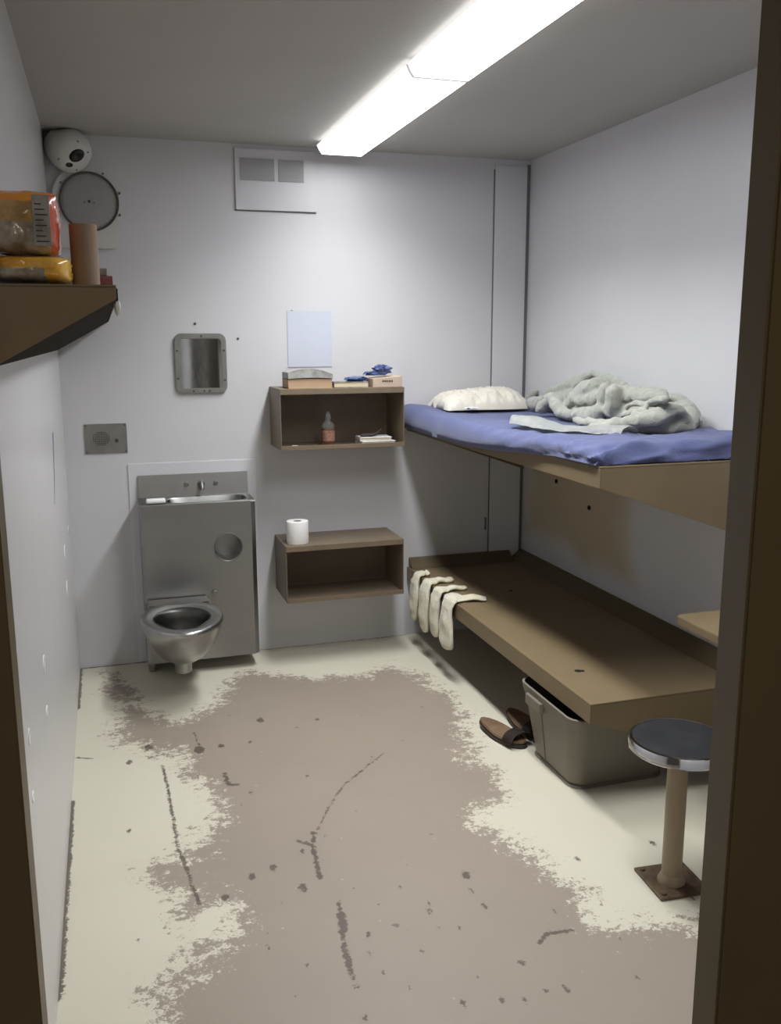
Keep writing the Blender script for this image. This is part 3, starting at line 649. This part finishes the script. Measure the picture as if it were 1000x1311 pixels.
# mattress: closed section lofted along the bunk, front edge drooping over the rail
def lerp(a, pts):
    for (x0, v0), (x1, v1) in zip(pts, pts[1:]):
        if a <= x1: return v0+(v1-v0)*max(0, (a-x0))/(x1-x0)
    return pts[-1][1]
def build_mattress():
    b = bmesh.new(); ny = 170; rings = []; MZ = 1.1785
    ys = [2.522+.060*(k/14)**1.8 for k in range(14)]+[2.582+(4.442-2.582)*i/ny for i in range(ny+1)]
    for i, y in enumerate(ys):
        e = min(1, (y-ys[0])/.055, (ys[-1]-y)/.035); e = math.sqrt(max(0, 1-(1-e)**2)) if e < 1 else 1
        e = max(e, .06)
        zb = lerp(y, [(2.53, 1.180), (2.8, 1.176), (3.05, 1.155), (3.35, 1.132), (3.7, 1.118), (4.45, 1.122)])
        zt = lerp(y, [(2.53, 1.252), (3.2, 1.238), (3.9, 1.226), (4.45, 1.232)]); zt = MZ+.004+(zt-MZ-.004)*e
        zf = lerp(y, [(2.53, 1.245), (3.3, 1.226), (4.0, 1.232), (4.45, 1.248)]); zf = MZ+.004+(zf-MZ-.004)*e
        ov = lerp(y, [(2.53, .004), (2.85, .012), (3.1, .030), (3.5, .046), (4.45, .055)])
        x0 = FX-ov; pr = []
        # front face from bottom up, over the top, down at the wall, back along the deck
        pr.append((FX+.02, MZ)); pr.append((FX+.002, MZ))
        if zb < MZ: pr.append((FX-.0035, MZ-.002)); pr.append((FX-.0035, (MZ+zb)/2)); pr.append((FX-.004, zb))
        else: pr += [(FX+.001, MZ), (FX, MZ), (FX-.001, MZ)]
        pr += [(FX-.010, zb+.0005), (x0+.002, zb+.012), (x0-.002, zb+(zf-zb)*.3), (x0-.002, zb+(zf-zb)*.5), (x0+.004, zb+(zf-zb)*.7), (x0+.015, zf-.014), (x0+.034, zf-.003), (x0+.06, zf)]
        for k in range(1, 15):
            s = k/15; x = x0+.06+(XR-.03-x0-.06)*s; pr.append((x, zf+(zt-zf)*min(1, s*3)-.010*math.sin(PI*s)*lerp(y, [(2.5, 0), (3.4, 1), (4.4, 1)])))
        pr += [(XR-.02, zt-.004), (XR-.008, zt-.016), (XR-.006, (zt+MZ)/2), (XR-.010, MZ+.006), (XR-.03, MZ)]
        pr.append((1.8, MZ))
        r = []
        for k, (x, z) in enumerate(pr):
            w = Vector((x, y, z))
            # wrinkles pulled diagonally at the near end, soft waves elsewhere
            f = max(0, 1-(y-2.5)/1.1)
            d = .022*f*mn.noise(Vector(((y*11+z*38-x*9), x*2+y*2, 2)))+.010*f*mn.noise(Vector(((y*26-z*60+x*12), x*4, 7)))+.006*mn.noise(Vector((y*5, x*5, z*8)))
            if 7 <= k <= 27: w.x += -d*1.0*(1 if k < 12 else 0); w.z += d*(1 if k > 10 else .3)
            if y < 2.60 and 7 <= k: w.y += .020*f*mn.noise(Vector((x*13+z*20, z*26-x*6, 4)))*(1 if y < 2.57 else .5); w.y = max(w.y, 2.512)
            w.z = max(w.z, MZ) if x > FX else w.z
            r.append(w)
        rings.append([b.verts.new(p) for p in r])
    n = len(rings[0])
    for r0, r1 in zip(rings, rings[1:]):
        for k in range(n): b.faces.new((r0[k], r0[(k+1) % n], r1[(k+1) % n], r1[k]))
    b.faces.new(rings[0]); b.faces.new(rings[-1]); bmesh.ops.recalc_face_normals(b, faces=b.faces)
    o = obj('mattress', b, BLUE, None, smooth=70, loc=(1.8, 3.5, MZ)); tag(o, 'thin mattress in blue fitted sheet on the upper bunk', 'mattress')
    return o
build_mattress()

# pillow
def build_pillow():
    t = thing('pillow', 'limp cream pillow at far end of the blue mattress', 'pillow', (1.80, 4.25, 1.235))
    b = bmesh.new(); nu, nv = 60, 44; hx, hy = .225, .175
    def H(u, v):
        return max(0, (1-abs(u)**3.2))**.38*max(0, (1-abs(v)**3.0))**.5
    top, bot = [], []
    for i in range(nu+1):
        ra, rb = [], []
        for j in range(nv+1):
            u, v = -1+2*i/nu, -1+2*j/nv; h = H(u, v)
            pin = 1-.07*(u*u*v*v)
            x = 1.785+hx*u*(1-.06*(1-abs(v)**2)*0)*(1+.05*v)+.018*v; y = 4.235+hy*v*(1+.06*math.sin(u*3))
            wr_ = .034*abs(mn.noise(Vector((u*3.6+v*1.6, v*1.8, 4))))+.020*abs(mn.noise(Vector((u*8+v*5, v*4-u*3, 1))))+.004*mn.noise(Vector((u*20, v*14, 1)))-.008
            z = 1.229+.006+h*(.098*(1-.12*abs(u)**2)+.012*math.sin(u*2.3-.9)-wr_*1.5)
            ra.append(b.verts.new((x, y, z)))
            rb.append(b.verts.new((x, y, 1.229+.004-.003*h)) if 0 < i < nu and 0 < j < nv else ra[-1])
        top.append(ra); bot.append(rb)
    for i in range(nu):
        for j in range(nv):
            b.faces.new((top[i][j], top[i+1][j], top[i+1][j+1], top[i][j+1]))
            q = [bot[i][j+1], bot[i+1][j+1], bot[i+1][j], bot[i][j]]
            try: b.faces.new(q)
            except ValueError: pass
    bmesh.ops.recalc_face_normals(b, faces=b.faces)
    obj('pillowcase', b, PILLOW, t, smooth=80)
    bm = bmesh.new(); blob(bm, (1.665, 4.045, 1.2455), (.035, .018, .006), 3.3, .4, 3, 3); obj('case_corner', bm, WHCL, t, smooth=60)
build_pillow()

# blanket: a heap of rolled folds grown together, plus the pale turned-back end at the front
FOLDS = [[(2.085,4.30,1.262,0.020),(2.085,4.25,1.272,0.028),(2.08,4.20,1.305,0.018)],[(1.98,4.047,1.263,0.0306),(1.98,3.983,1.263,0.0301),(1.98,3.935,1.285,0.0223)],[(1.9,3.784,1.261,0.0252),(1.9,3.772,1.262,0.0286),(1.9,3.729,1.286,0.0247),(1.9,3.661,1.301,0.0243),(1.9,3.608,1.273,0.0241),(1.9,3.576,1.26,0.0239)],[(1.86,3.622,1.321,0.0206),(1.86,3.562,1.291,0.0237),(1.86,3.488,1.261,0.0267),(1.86,3.41,1.258,0.0197)],[(1.92,3.601,1.262,0.0275),(1.92,3.547,1.291,0.0271),(1.92,3.508,1.327,0.0268)],[(2.03,3.954,1.316,0.0225),(2.03,3.83,1.345,0.0255),(2.03,3.706,1.376,0.0247),(2.03,3.63,1.403,0.0208)],[(2.03,3.698,1.362,0.0247),(2.03,3.616,1.397,0.0242),(2.03,3.536,1.424,0.0169),(2.03,3.45,1.404,0.0233),(2.03,3.342,1.386,0.0227),(2.03,3.281,1.373,0.016)],[(1.95,3.522,1.332,0.0371),(1.95,3.443,1.356,0.0463),(1.95,3.354,1.374,0.0388)],[(1.93,3.484,1.308,0.0301),(1.93,3.385,1.321,0.0326),(1.93,3.305,1.339,0.0287)],[(1.87,3.385,1.264,0.0293),(1.87,3.3,1.265,0.0318),(1.87,3.209,1.287,0.0311)],[(1.9,3.209,1.392,0.0248),(1.9,3.223,1.344,0.028),(1.9,3.243,1.293,0.0251),(1.9,3.251,1.259,0.0221)],[(1.9,3.15,1.379,0.0305),(1.9,3.157,1.33,0.0368),(1.9,3.176,1.28,0.0309)],[(1.95,3.162,1.362,0.0277),(1.95,3.094,1.354,0.0302),(1.95,2.997,1.354,0.0265),(1.95,2.896,1.355,0.02)],[(1.98,3.126,1.367,0.0183),(1.98,3.02,1.379,0.0178),(1.98,2.932,1.366,0.0174)],[(1.85,2.992,1.29,0.0117),(1.85,2.979,1.32,0.0116),(1.85,2.933,1.34,0.0115),(1.85,2.852,1.343,0.0112),(1.85,2.813,1.357,0.0111),(1.85,2.738,1.367,0.0108)],[(1.84,2.987,1.288,0.0117),(1.84,2.914,1.305,0.0114),(1.84,2.844,1.316,0.0112),(1.84,2.836,1.339,0.0084)],[(1.8,2.85,1.3,0.014),(1.83,2.808,1.311,0.0138),(1.86,2.777,1.326,0.0137),(1.89,2.748,1.341,0.0137)],[(1.79,2.893,1.274,0.0198),(1.82,2.81,1.291,0.0249),(1.86,2.775,1.304,0.0248),(1.9,2.761,1.321,0.0192)],[(1.76,3.212,1.254,0.0124),(1.76,3.109,1.257,0.018),(1.76,2.993,1.258,0.0204),(1.76,2.897,1.274,0.017)],[(1.7,2.978,1.254,0.0115),(1.74,2.915,1.258,0.0199),(1.8,2.882,1.261,0.0255),(1.87,2.84,1.263,0.0309),(1.92,2.795,1.267,0.0335),(1.96,2.767,1.258,0.0194)],[(1.88,2.752,1.343,0.0137),(1.93,2.758,1.32,0.0165),(1.97,2.771,1.285,0.0194),(1.98,2.763,1.256,0.0167)],[(1.88,2.809,1.287,0.0279),(1.93,2.802,1.292,0.0307),(1.96,2.787,1.267,0.0251)],[(2.05,3.004,1.349,0.0238),(2.05,2.923,1.336,0.0262),(2.05,2.863,1.306,0.023),(2.05,2.822,1.269,0.0171)],[(2.0,2.88,1.335,0.0229),(2.0,2.811,1.306,0.0253),(2.0,2.775,1.267,0.0223)],[(2.04,4.004,1.268,0.0379),(2.04,3.697,1.299,0.0567),(2.04,3.366,1.32,0.0523),(2.04,3.078,1.299,0.0426),(2.04,2.874,1.271,0.023)],[(1.95,3.669,1.262,0.0281),(1.95,3.332,1.267,0.0388),(1.95,3.045,1.289,0.0359),(1.95,2.84,1.277,0.0283)],[(1.93,3.63,1.258,0.0209),(1.93,3.296,1.261,0.0256),(1.93,2.958,1.267,0.0292),(1.93,2.781,1.266,0.0167)]]
def spline(P, n):
    out = []
    P = [P[0]]+P+[P[-1]]
    for i in range(1, len(P)-2):
        for k in range(n):
            t = k/n; a, b_, c, d = [np.array(q) for q in P[i-1:i+3]]
            out.append(.5*((2*b_)+(-a+c)*t+(2*a-5*b_+4*c-d)*t*t+(-a+3*b_-3*c+d)*t**3))
    out.append(np.array(P[-1])); return out
def build_blanket():
    t = thing('blanket', 'crumpled grey blanket heaped at near end of blue mattress', 'blanket', (1.9, 3.3, 1.248))
    bm = bmesh.new()
    for q in FOLDS:
        S = spline([tuple(p) for p in q], 8)
        S = [S[0]]+S+[S[-1]]
        rr = [max(.004, p[3]*1.05) for p in S]; pts = [Vector(p[:3]) for p in S]
        rr[0] = rr[-1] = .003; pts[0] -= (pts[2]-pts[1]).normalized()*rr[1]*.8; pts[-1] += (pts[-2]-pts[-3]).normalized()*rr[-2]*.8
        for p, r_ in zip(pts, rr): p.x = min(p.x, XR-.008-r_)
        tube(bm, pts, rr, 16)
    o = obj('blanket_heap', bm, BLANK, t, smooth=180)
    m = o.modifiers.new('grow', 'REMESH'); m.mode = 'VOXEL'; m.voxel_size = .0055; m.use_smooth_shade = True
    m = o.modifiers.new('soften', 'SMOOTH'); m.factor = .5; m.iterations = 3
    tx = bpy.data.textures.new('fold_noise', 'CLOUDS'); tx.noise_scale = .055; tx.noise_depth = 2
    m = o.modifiers.new('creases', 'DISPLACE'); m.texture = tx; m.strength = .014; m.mid_level = .5; m.texture_coords = 'LOCAL'
    tx = bpy.data.textures.new('ridge_noise', 'MUSGRAVE'); tx.musgrave_type = 'RIDGED_MULTIFRACTAL'; tx.noise_scale = .07
    m = o.modifiers.new('ridges', 'DISPLACE'); m.texture = tx; m.strength = .006; m.mid_level = .6; m.texture_coords = 'LOCAL'
    m = o.modifiers.new('soften2', 'SMOOTH'); m.factor = .5; m.iterations = 2
    # turned back end: a thin doubled sheet lying towards the front of the mattress
    b = bmesh.new(); n, k = 46, 16; top = []
    for i in range(n+1):
        s_ = i/n; c = Vector((1.535+.16*s_**1.5, 3.36-.60*s_, 0)); wdt = .075*(1-.35*s_)*min(1, .35+s_*6)
        row = []
        for j in range(k+1):
            v = -1+2*j/k; x = c.x+.03+wdt*v+.012*math.sin(s_*9); y = c.y+.02*v
            z = 1.240+.004+.020*math.sqrt(max(0, 1-v*v))*(1+.5*math.sin(s_*7+1))+.008*mn.noise(Vector((s_*9, v*2.2, 1)))
            row.append(b.verts.new((x, y, z)))
        top.append(row)
    for i in range(n):
        for j in range(k): b.faces.new((top[i][j], top[i+1][j], top[i+1][j+1], top[i][j+1]))
    bmesh.ops.solidify(b, geom=b.faces[:], thickness=.010)
    for v in b.verts: v.co.z = max(v.co.z, 1.236)
    o = obj('turned_back_end', b, mat('pale_blanket_edge', (190, 192, 188), rough=1, var=.12, vscale=25, bump=.4, bscale=200), t, smooth=80); o['label'] = 'pale whitish turned-back end of the blanket'
    ss = o.modifiers.new('s', 'SUBSURF'); ss.levels = ss.render_levels = 1
build_blanket()


# ------------------------------------------------------------------ socks over the lower bunk edge
def sock(y, zbot, lay, wid, seed, label, heel=1, dirx=0):
    """flattened knitted tube: leg lies on the deck, folds over the rail, foot hangs down"""
    b = bmesh.new(); path = []
    Z = .3835
    for k in range(9): s = k/8; path.append((Vector((FX+lay*(1-s)+.010*s, y+dirx*(1-s), Z+.011+.004*math.sin(s*9+seed))), Vector((0, 0, 1))))
    for a in (20, 45, 70, 90): a = math.radians(a); path.append((Vector((FX+.006-.022*math.sin(a), y, Z-.010+.020*math.cos(a)+.001)), Vector((-math.sin(a), 0, math.cos(a)))))
    L = Z-.010-zbot
    for k in range(1, 17): s = k/16; path.append((Vector((FX-.018-.006*math.sin(s*3), y+heel*.030*max(0, s-.35)**1.2, Z-.010-L*s)), Vector((-1, 0, 0))))
    n = 20; rings = []; m = len(path)
    for i, (p, nrm) in enumerate(path):
        s = i/(m-1); hang = max(0, (i-12)/(m-13))
        w = wid*(.6 if i < 7 else 1)*(.82+.10*math.sin(s*11+seed))*(1+.25*math.sin(min(1, hang)*PI*.9)**2)
        if hang > .85: w *= math.sqrt(max(.05, 1-((hang-.85)/.15)**2*.9))
        if i == 0: w *= .8
        th = .0125*(1+.35*mn.noise(Vector((s*6, seed, 0))))*(.8 if i < 13 else 1.3)
        if i in (0, m-1): th *= .5
        t_ = ((path[min(i+1, m-1)][0]-path[max(i-1, 0)][0])).normalized(); side = nrm.cross(t_).normalized()
        r = []
        for k in range(n):
            a = 2*PI*k/n; c, s_ = math.cos(a), math.sin(a)
            off = side*w/2*math.copysign(abs(c)**.8, c)+nrm*th*s_*(1+.5*mn.noise(Vector((c*3, s*8, seed))))
            q = p+off; q.x -= .004 if i >= 13 else 0
            if i < 11: q.z = max(q.z, Z)
            if q.z < Z and i >= 11: q.x = min(q.x, FX-.0055)
            r.append(b.verts.new(q))
        rings.append(r)
    for r0, r1 in zip(rings, rings[1:]):
        for k in range(n): b.faces.new((r0[k], r0[(k+1) % n], r1[(k+1) % n], r1[k]))
    b.faces.new(rings[0]); b.faces.new(rings[-1]); bmesh.ops.recalc_face_normals(b, faces=b.faces)
    o = obj('sock', b, SOCK, None, smooth=80, loc=(FX, y, Z)); tag(o, label, 'sock', 'cream socks hanging over the lower bunk edge')
sock(4.245, .148, .05, .105, 1.0, 'farthest left cream sock hanging over lower bunk edge', 1.0)
sock(4.095, .135, .12, .125, 2.3, 'second cream sock from left on the lower bunk edge', .4)
sock(3.940, .160, .13, .110, 3.1, 'third cream sock from left, partly behind the longest one', .2)
sock(3.785, .150, .15, .150, 4.4, 'long yellowish sock nearest the viewer on lower bunk edge', .2, -.05)

# ------------------------------------------------------------------ plastic bin and sandals under the bunk
def build_bin():
    t = thing('storage_bin', 'grey plastic tub standing under the lower bunk behind stool', 'bin', (1.68, 2.80, 0))
    def rr(x0, x1, y0, y1, r, z, n=8): return [(p[0], p[1], z) for p in rrect(x0, x1, y0, y1, r, n)]
    A0, A1 = (1.505, 1.865, 2.655, 2.975), (1.462, 1.905, 2.590, 3.02); H = .285
    def L(f, o=0, z=None): return rr(*[a+(c-a)*f for a, c in zip(A0, A1)][0:1]+[A0[1]+(A1[1]-A0[1])*f]+[A0[2]+(A1[2]-A0[2])*f]+[A0[3]+(A1[3]-A0[3])*f], r=.055, z=z if z is not None else .002+H*f)
    def ex(loop, d):
        cx, cy = 1.684, 2.806; return [(x+math.copysign(d, x-cx), y+math.copysign(d, y-cy), z) for x, y, z in loop]
    rings = [ex(L(0), -.012), L(.03), L(.85), ex(L(.851), .007), ex(L(.93, z=.270), .010), ex(L(.93, z=.287), .012), ex(L(1, z=.289), .002), ex(L(1, z=.285), -.004), ex(L(.85), -.005), ex(L(.05), -.005)]
    n = len(rings[0]); bm = bmesh.new(); b = bmesh.new(); V = [[b.verts.new(p) for p in r] for r in rings]
    for r0, r1 in zip(V, V[1:]):
        for k in range(n): b.faces.new((r0[k], r0[(k+1) % n], r1[(k+1) % n], r1[k]))
    b.faces.new(V[0]); b.faces.new(V[-1]); bmesh.ops.recalc_face_normals(b, faces=b.faces); merge(bm, b)
    tb = obj('tub', bm, BIN, t, smooth=50)
    bm = bmesh.new(); prism(bm, [(2.925, .262), (2.835, .262), (2.845, .235), (2.86, .02), (2.905, .02), (2.92, .235)], 'x', 1.4605, 1.4725)
    for v in bm.verts: v.co.x += (.262-v.co.z)/.262*.040-.003
    obj('handle_rib', bm, BIN, tb)
    bm = bmesh.new(); box(bm, 1.444, 1.462, 2.82, 2.94, .222, .262, bev=.004); obj('handle', bm, BIN, tb)
build_bin()
def sandal(c, rz, label):
    t = thing('sandal', label, 'sandal', (c[0], c[1], 0), 'brown slide sandals under the bunk')
    M = Matrix.Translation((c[0], c[1], 0)) @ Matrix.Rotation(rz, 4, 'Z')
    prof = []
    for i in range(36):
        a = 2*PI*i/36; y = .135*math.sin(a); w = .050+.008*(math.sin(a))+.004*math.sin(2*a)
        prof.append((w*math.cos(a)*(1.0), y))
    def sole(z0, z1, k): 
        bm = bmesh.new(); prism(bm, [(x*k, y*k) for x, y in prof], 'z', z0, z1, bev=.004)
        for v in bm.verts: v.co.z += .012*max(0, -v.co.y/.135)
        bmesh.ops.transform(bm, matrix=M, verts=bm.verts); return bm
    obj('outsole', sole(.002, .018, 1), SANDALD, t, smooth=40); fb = obj('footbed', sole(.0185, .028, .97), SANDAL, t, smooth=40)
    for y0, y1 in ((.060, .115),):
        b = bmesh.new(); rows = []
        for j in range(4):
            y = y0+(y1-y0)*j/3; rows.append([b.verts.new((.056*math.cos(PI*i/14), y, .020+.040*math.sin(PI*i/14))) for i in range(15)])
        for r0, r1 in zip(rows, rows[1:]):
            for i in range(14): b.faces.new((r0[i], r0[i+1], r1[i+1], r1[i]))
        bmesh.ops.solidify(b, geom=b.faces[:], thickness=.005); bmesh.ops.transform(b, matrix=M, verts=b.verts); obj('strap', b, SANDALD, t, smooth=60)
    for x, y in ((.008, -.055), (-.004, .0)):
        bm = bmesh.new(); b = bmesh.new(); bmesh.ops.create_circle(b, cap_ends=True, segments=14, radius=.011); bmesh.ops.transform(b, matrix=M @ Matrix.Translation((x, y, .0288+.012*max(0, -y/.135))), verts=b.verts); merge(bm, b); obj('worn_spot', bm, DARKH, fb)
sandal((1.440, 3.13, 0), PI+.30, 'brown slide sandal nearer the open floor, poking out left of grey tub')
sandal((1.565, 3.18, 0), PI+.12, 'darker slide sandal deeper in bunk shadow, mostly hidden by the grey tub')

# ------------------------------------------------------------------ stool
SX, SY = 1.503, 2.065
t = thing('stool', 'floor bolted round stool with chrome rim near the doorway', 'stool', (SX, SY, 0))
bm = bmesh.new(); lathe(bm, [(0, .452), (.128, .452), (.131, .4535), (.131, .456), (0, .457)], (SX, SY, 0), 64); obj('seat', bm, RUBBER, t, smooth=30)
bm = bmesh.new(); lathe(bm, [(.1315, .457), (.139, .456), (.143, .450), (.143, .428), (.139, .424), (.02, .424), (.02, .428), (.1315, .430), (.1315, .457)], (SX, SY, 0), 64); obj('rim', bm, CHROME, t, smooth=40)
bm = bmesh.new(); cyl(bm, (SX, SY, .216), .029, .414, 'z', 36); lathe(bm, [(.029, .395), (.060, .418), (.060, .4235), (.029, .4235)], (SX, SY, 0), 36); lathe(bm, [(.029, .035), (.040, .012), (.040, .008), (.029, .008)], (SX, SY, 0), 36); obj('post', bm, POST, t, smooth=40)
MS = Matrix.Translation((SX+.006, SY+.004, 0)) @ Matrix.Rotation(math.radians(-4), 4, 'Z')
bm = bmesh.new(); box(bm, -.080, .080, -.080, .080, .0005, .0095, bev=.002, M=MS); bp_ = obj('base_plate', bm, PLATE, t)
for x in (-.062, .062):
    for y in (-.062, .062):
        p = MS @ Vector((x, y, .0125)); bm = bmesh.new(); cyl(bm, p, .008, .007, 'z', 8, bev=.0015); obj('anchor_bolt', bm, PLATE, bp_)

# ------------------------------------------------------------------ desk corner on the right wall
t = thing('wall_desk', 'tan steel desk corner on right wall beyond the lower bunk', 'desk', (1.9, 1.95, .72))
pts = [(XR-.001, 1.50), (XR-.001, 2.357)]+[(1.664+.03-.03*math.sin(math.radians(a)), 2.357-.03+.03*math.cos(math.radians(a))) for a in (0, 30, 60, 90)]+[(1.664+.03-.03*math.cos(math.radians(a)), 1.50+.03-.03*math.sin(math.radians(a))) for a in (0, 30, 60, 90)]
bm = bmesh.new(); prism(bm, pts, 'z', .694, .72, bev=.002); obj('desk_top', bm, TAN, t)
for y in (1.56, 2.30):
    bm = bmesh.new(); prism(bm, [(1.74, .6935), (XR-.001, .6935), (XR-.001, .50), (XR-.03, .50)], 'y', y-.002, y+.002); obj('bracket', bm, TAN, t)

# ------------------------------------------------------------------ left wall shelf and what stands on it
y0s, y1s, XT, ZS = 1.85, 4.44, .030, 1.679
t = thing('long_wall_shelf', 'long brown steel shelf on left wall with food packets', 'shelf', (XL, 3.1, ZS))
bm = bmesh.new(); box(bm, XL+.001, XT, y0s, y1s, ZS-.004, ZS, bev=.001); obj('shelf_top', bm, SHELFM, t)
bm = bmesh.new(); prism(bm, [(XL+.001, ZS-.0045), (XT, ZS-.0045), (XT, ZS-.026), (XL+.001, 1.527)], 'y', y0s, y0s+.004, bev=.0008); obj('end_gusset', bm, SHELFM, t)
bm = bmesh.new(); prism(bm, [(XL+.001, ZS-.0045), (XT, ZS-.0045), (XT, ZS-.026), (XL+.001, 1.527)], 'y', y1s-.004, y1s, bev=.0008); obj('end_gusset', bm, SHELFM, t)
bm = bmesh.new(); prism(bm, [(XL+.001, 1.527), (XT-.004, ZS-.027), (XT, ZS-.026), (XT, ZS-.0045), (XT-.004, ZS-.0045), (XT-.004, ZS-.022), (XL+.001, 1.531)], 'x' if False else 'y', y0s+.0045, y1s-.0045); obj('underside', bm, mat('shaded_underside_enamel', (46, 38, 30), spec=.1, rough=.9, var=.1), t)  # underside shade put into a colour darker than the shelf enamel
# packets
def packet(bm, x0, x1, y0, y1, z0, z1, seed, puff=.16, crimp=True, n=26):
    """pillow bag of film: closed box-like bag with puffed faces and creases"""
    b = bmesh.new(); bmesh.ops.create_cube(b, size=2); bmesh.ops.subdivide_edges(b, edges=b.edges[:], cuts=n, use_grid_fill=True)
    for v in b.verts:
        x, y, z = v.co
        e = (1-abs(x)**6)*(1-abs(z)**4)
        d = 1-.10*(abs(x)**5+abs(z)**5)
        q = Vector((x*(1-.04*abs(z)**3+puff*.2*(1-z*z)*.5), y*(.55+.45*e), z*d))
        q += Vector((1, 1, 1))*(.045*mn.noise(Vector((x*2.6+seed, y*2.2, z*2.6)))+.02*mn.noise(Vector((x*7, z*7+seed, y*4))))
        v.co = Vector(((x0+x1)/2+q.x*(x1-x0)/2/1.05, (y0+y1)/2+q.y*(y1-y0)/2/1.05, max(z0, (z0+z1)/2+q.z*(z1-z0)/2/1.03)))
    merge(bm, b)
def recolor(o, mats, fn):
    me = o.data; me.materials.clear()
    for m in mats: me.materials.append(m)
    for p in me.polygons: p.material_index = fn(p.center)
t = thing('food_packet', 'yellow and clear food packet lying flat on left shelf', 'food packet', (-.135, 1.97, ZS), 'shiny food packets on the left shelf')
bm = bmesh.new(); packet(bm, -.193, -.048, 1.86, 2.08, ZS+.001, ZS+.058, 1.7); o = obj('film_bag', bm, YELL, t, smooth=70)
recolor(o, [YELL, FILM], lambda c: 0 if (c.z > .030 or (c.x > .040)) else 1)
t = thing('food_packet', 'orange and clear bread packet on top of the yellow packet', 'food packet', (-.145, 1.97, ZS+.063), 'shiny food packets on the left shelf')
bm = bmesh.new(); packet(bm, -.193, -.066, 1.87, 2.07, ZS+.049, ZS+.182, 5.2); o = obj('film_bag', bm, ORANGE, t, smooth=70)
recolor(o, [ORANGE, RED, NOOD, FILM], lambda c: 1 if (c.x > .061 or c.x < -.030) and c.z < .105 else (0 if c.z > .088 else (2 if c.z > .052 else 3)))
bm = bmesh.new()
for k in range(8): box(bm, -.106, -.084-(k*7 % 5)*.0025, 1.8595, 1.8605, ZS+.076+k*.0095, ZS+.0782+k*.0095)
pass
pb = bm; bm = bmesh.new(); box(bm, -.110, -.080, 1.8607, 1.8627, ZS+.070, ZS+.160, bev=.0008); pp = obj('printed_panel', bm, GREYP, t); obj('print', pb, INK, pp)
bm = bmesh.new(); lathe(bm, [(.0260, 0), (.0268, .0), (.0268, .122), (.025, .122), (.025, .004), (0, .004)], (-.025, 1.985, ZS+.001), 40); o = obj('cardboard_tube', bm, CARD, None, smooth=40, loc=(-.025, 1.985, ZS)); tag(o, 'empty brown cardboard tube standing on left shelf beside packets', 'tube')
bm = bmesh.new(); box(bm, -.004, .029, 2.18, 2.26, ZS+.001, ZS+.037, bev=.002); o = obj('carton', bm, MAROON, None, loc=(.012, 2.22, ZS)); tag(o, 'small maroon carton near the outer edge of left shelf', 'box')
bm = bmesh.new(); box(bm, -.003, .018, 2.185, 2.24, ZS+.038, ZS+.054, bev=.002); o = obj('carton', bm, GREYP, None, loc=(.007, 2.21, ZS+.038)); tag(o, 'tiny grey printed box stacked on the maroon carton', 'box')
t = thing('charger', 'small white plug hanging by a black clip off left shelf edge', 'plug', (.034, 2.11, ZS-.02))
bm = bmesh.new(); box(bm, XT+.0005, XT+.007, 2.10, 2.12, ZS-.020, ZS+.006, bev=.002); box(bm, XT-.012, XT+.006, 2.10, 2.12, ZS+.0005, ZS+.006, bev=.002); obj('clip', bm, BLACK, t)
bm = bmesh.new(); blob(bm, (XT+.004, 2.11, ZS-.033), (.007, .008, .017), 6.2, .25, 1.5, 3); obj('plug_body', bm, WHITEP, t, smooth=60)

# ------------------------------------------------------------------ faint unseen fill lamp added in the corridor to light the door frame
def area(name, loc, rot, sx, sy, e, col):
    l = bpy.data.lights.new(name, 'AREA'); l.shape = 'RECTANGLE'; l.size = sx; l.size_y = sy; l.energy = e; l.color = col
    o = bpy.data.objects.new(name, l); COL.objects.link(o); o.location = loc; o.rotation_euler = rot; return o
area('corridor_fill', (.6, -.9, 2.3), (math.radians(25), 0, 0), .6, .6, 9, (1, .86, .68))
w = bpy.data.worlds.new('World'); bpy.context.scene.world = w; w.use_nodes = True
w.node_tree.nodes['Background'].inputs[0].default_value = (.5, .45, .38, 1); w.node_tree.nodes['Background'].inputs[1].default_value = .10

# ------------------------------------------------------------------ camera
cam = bpy.data.cameras.new('Camera'); co = bpy.data.objects.new('Camera', cam); COL.objects.link(co)
cam.sensor_fit = 'VERTICAL'; cam.sensor_height = 36; cam.lens = 36*1162.4/1311; cam.clip_start = .02
psi, th, ro = .30132, .19017, -.0027
f = Vector((math.sin(psi)*math.cos(th), math.cos(psi)*math.cos(th), -math.sin(th))); r = Vector((math.cos(psi), -math.sin(psi), 0)); up = r.cross(f)
r2 = r*math.cos(ro)+up*math.sin(ro); u2 = -r*math.sin(ro)+up*math.cos(ro)
co.matrix_world = Matrix(((r2.x, u2.x, -f.x, 0), (r2.y, u2.y, -f.y, 0), (r2.z, u2.z, -f.z, 1.58), (0, 0, 0, 1)))
sc = bpy.context.scene; sc.camera = co
sc.view_settings.view_transform = 'Standard'; sc.view_settings.look = 'None'; sc.view_settings.exposure = 0; sc.view_settings.gamma = 1; sc.view_settings.use_curve_mapping = False
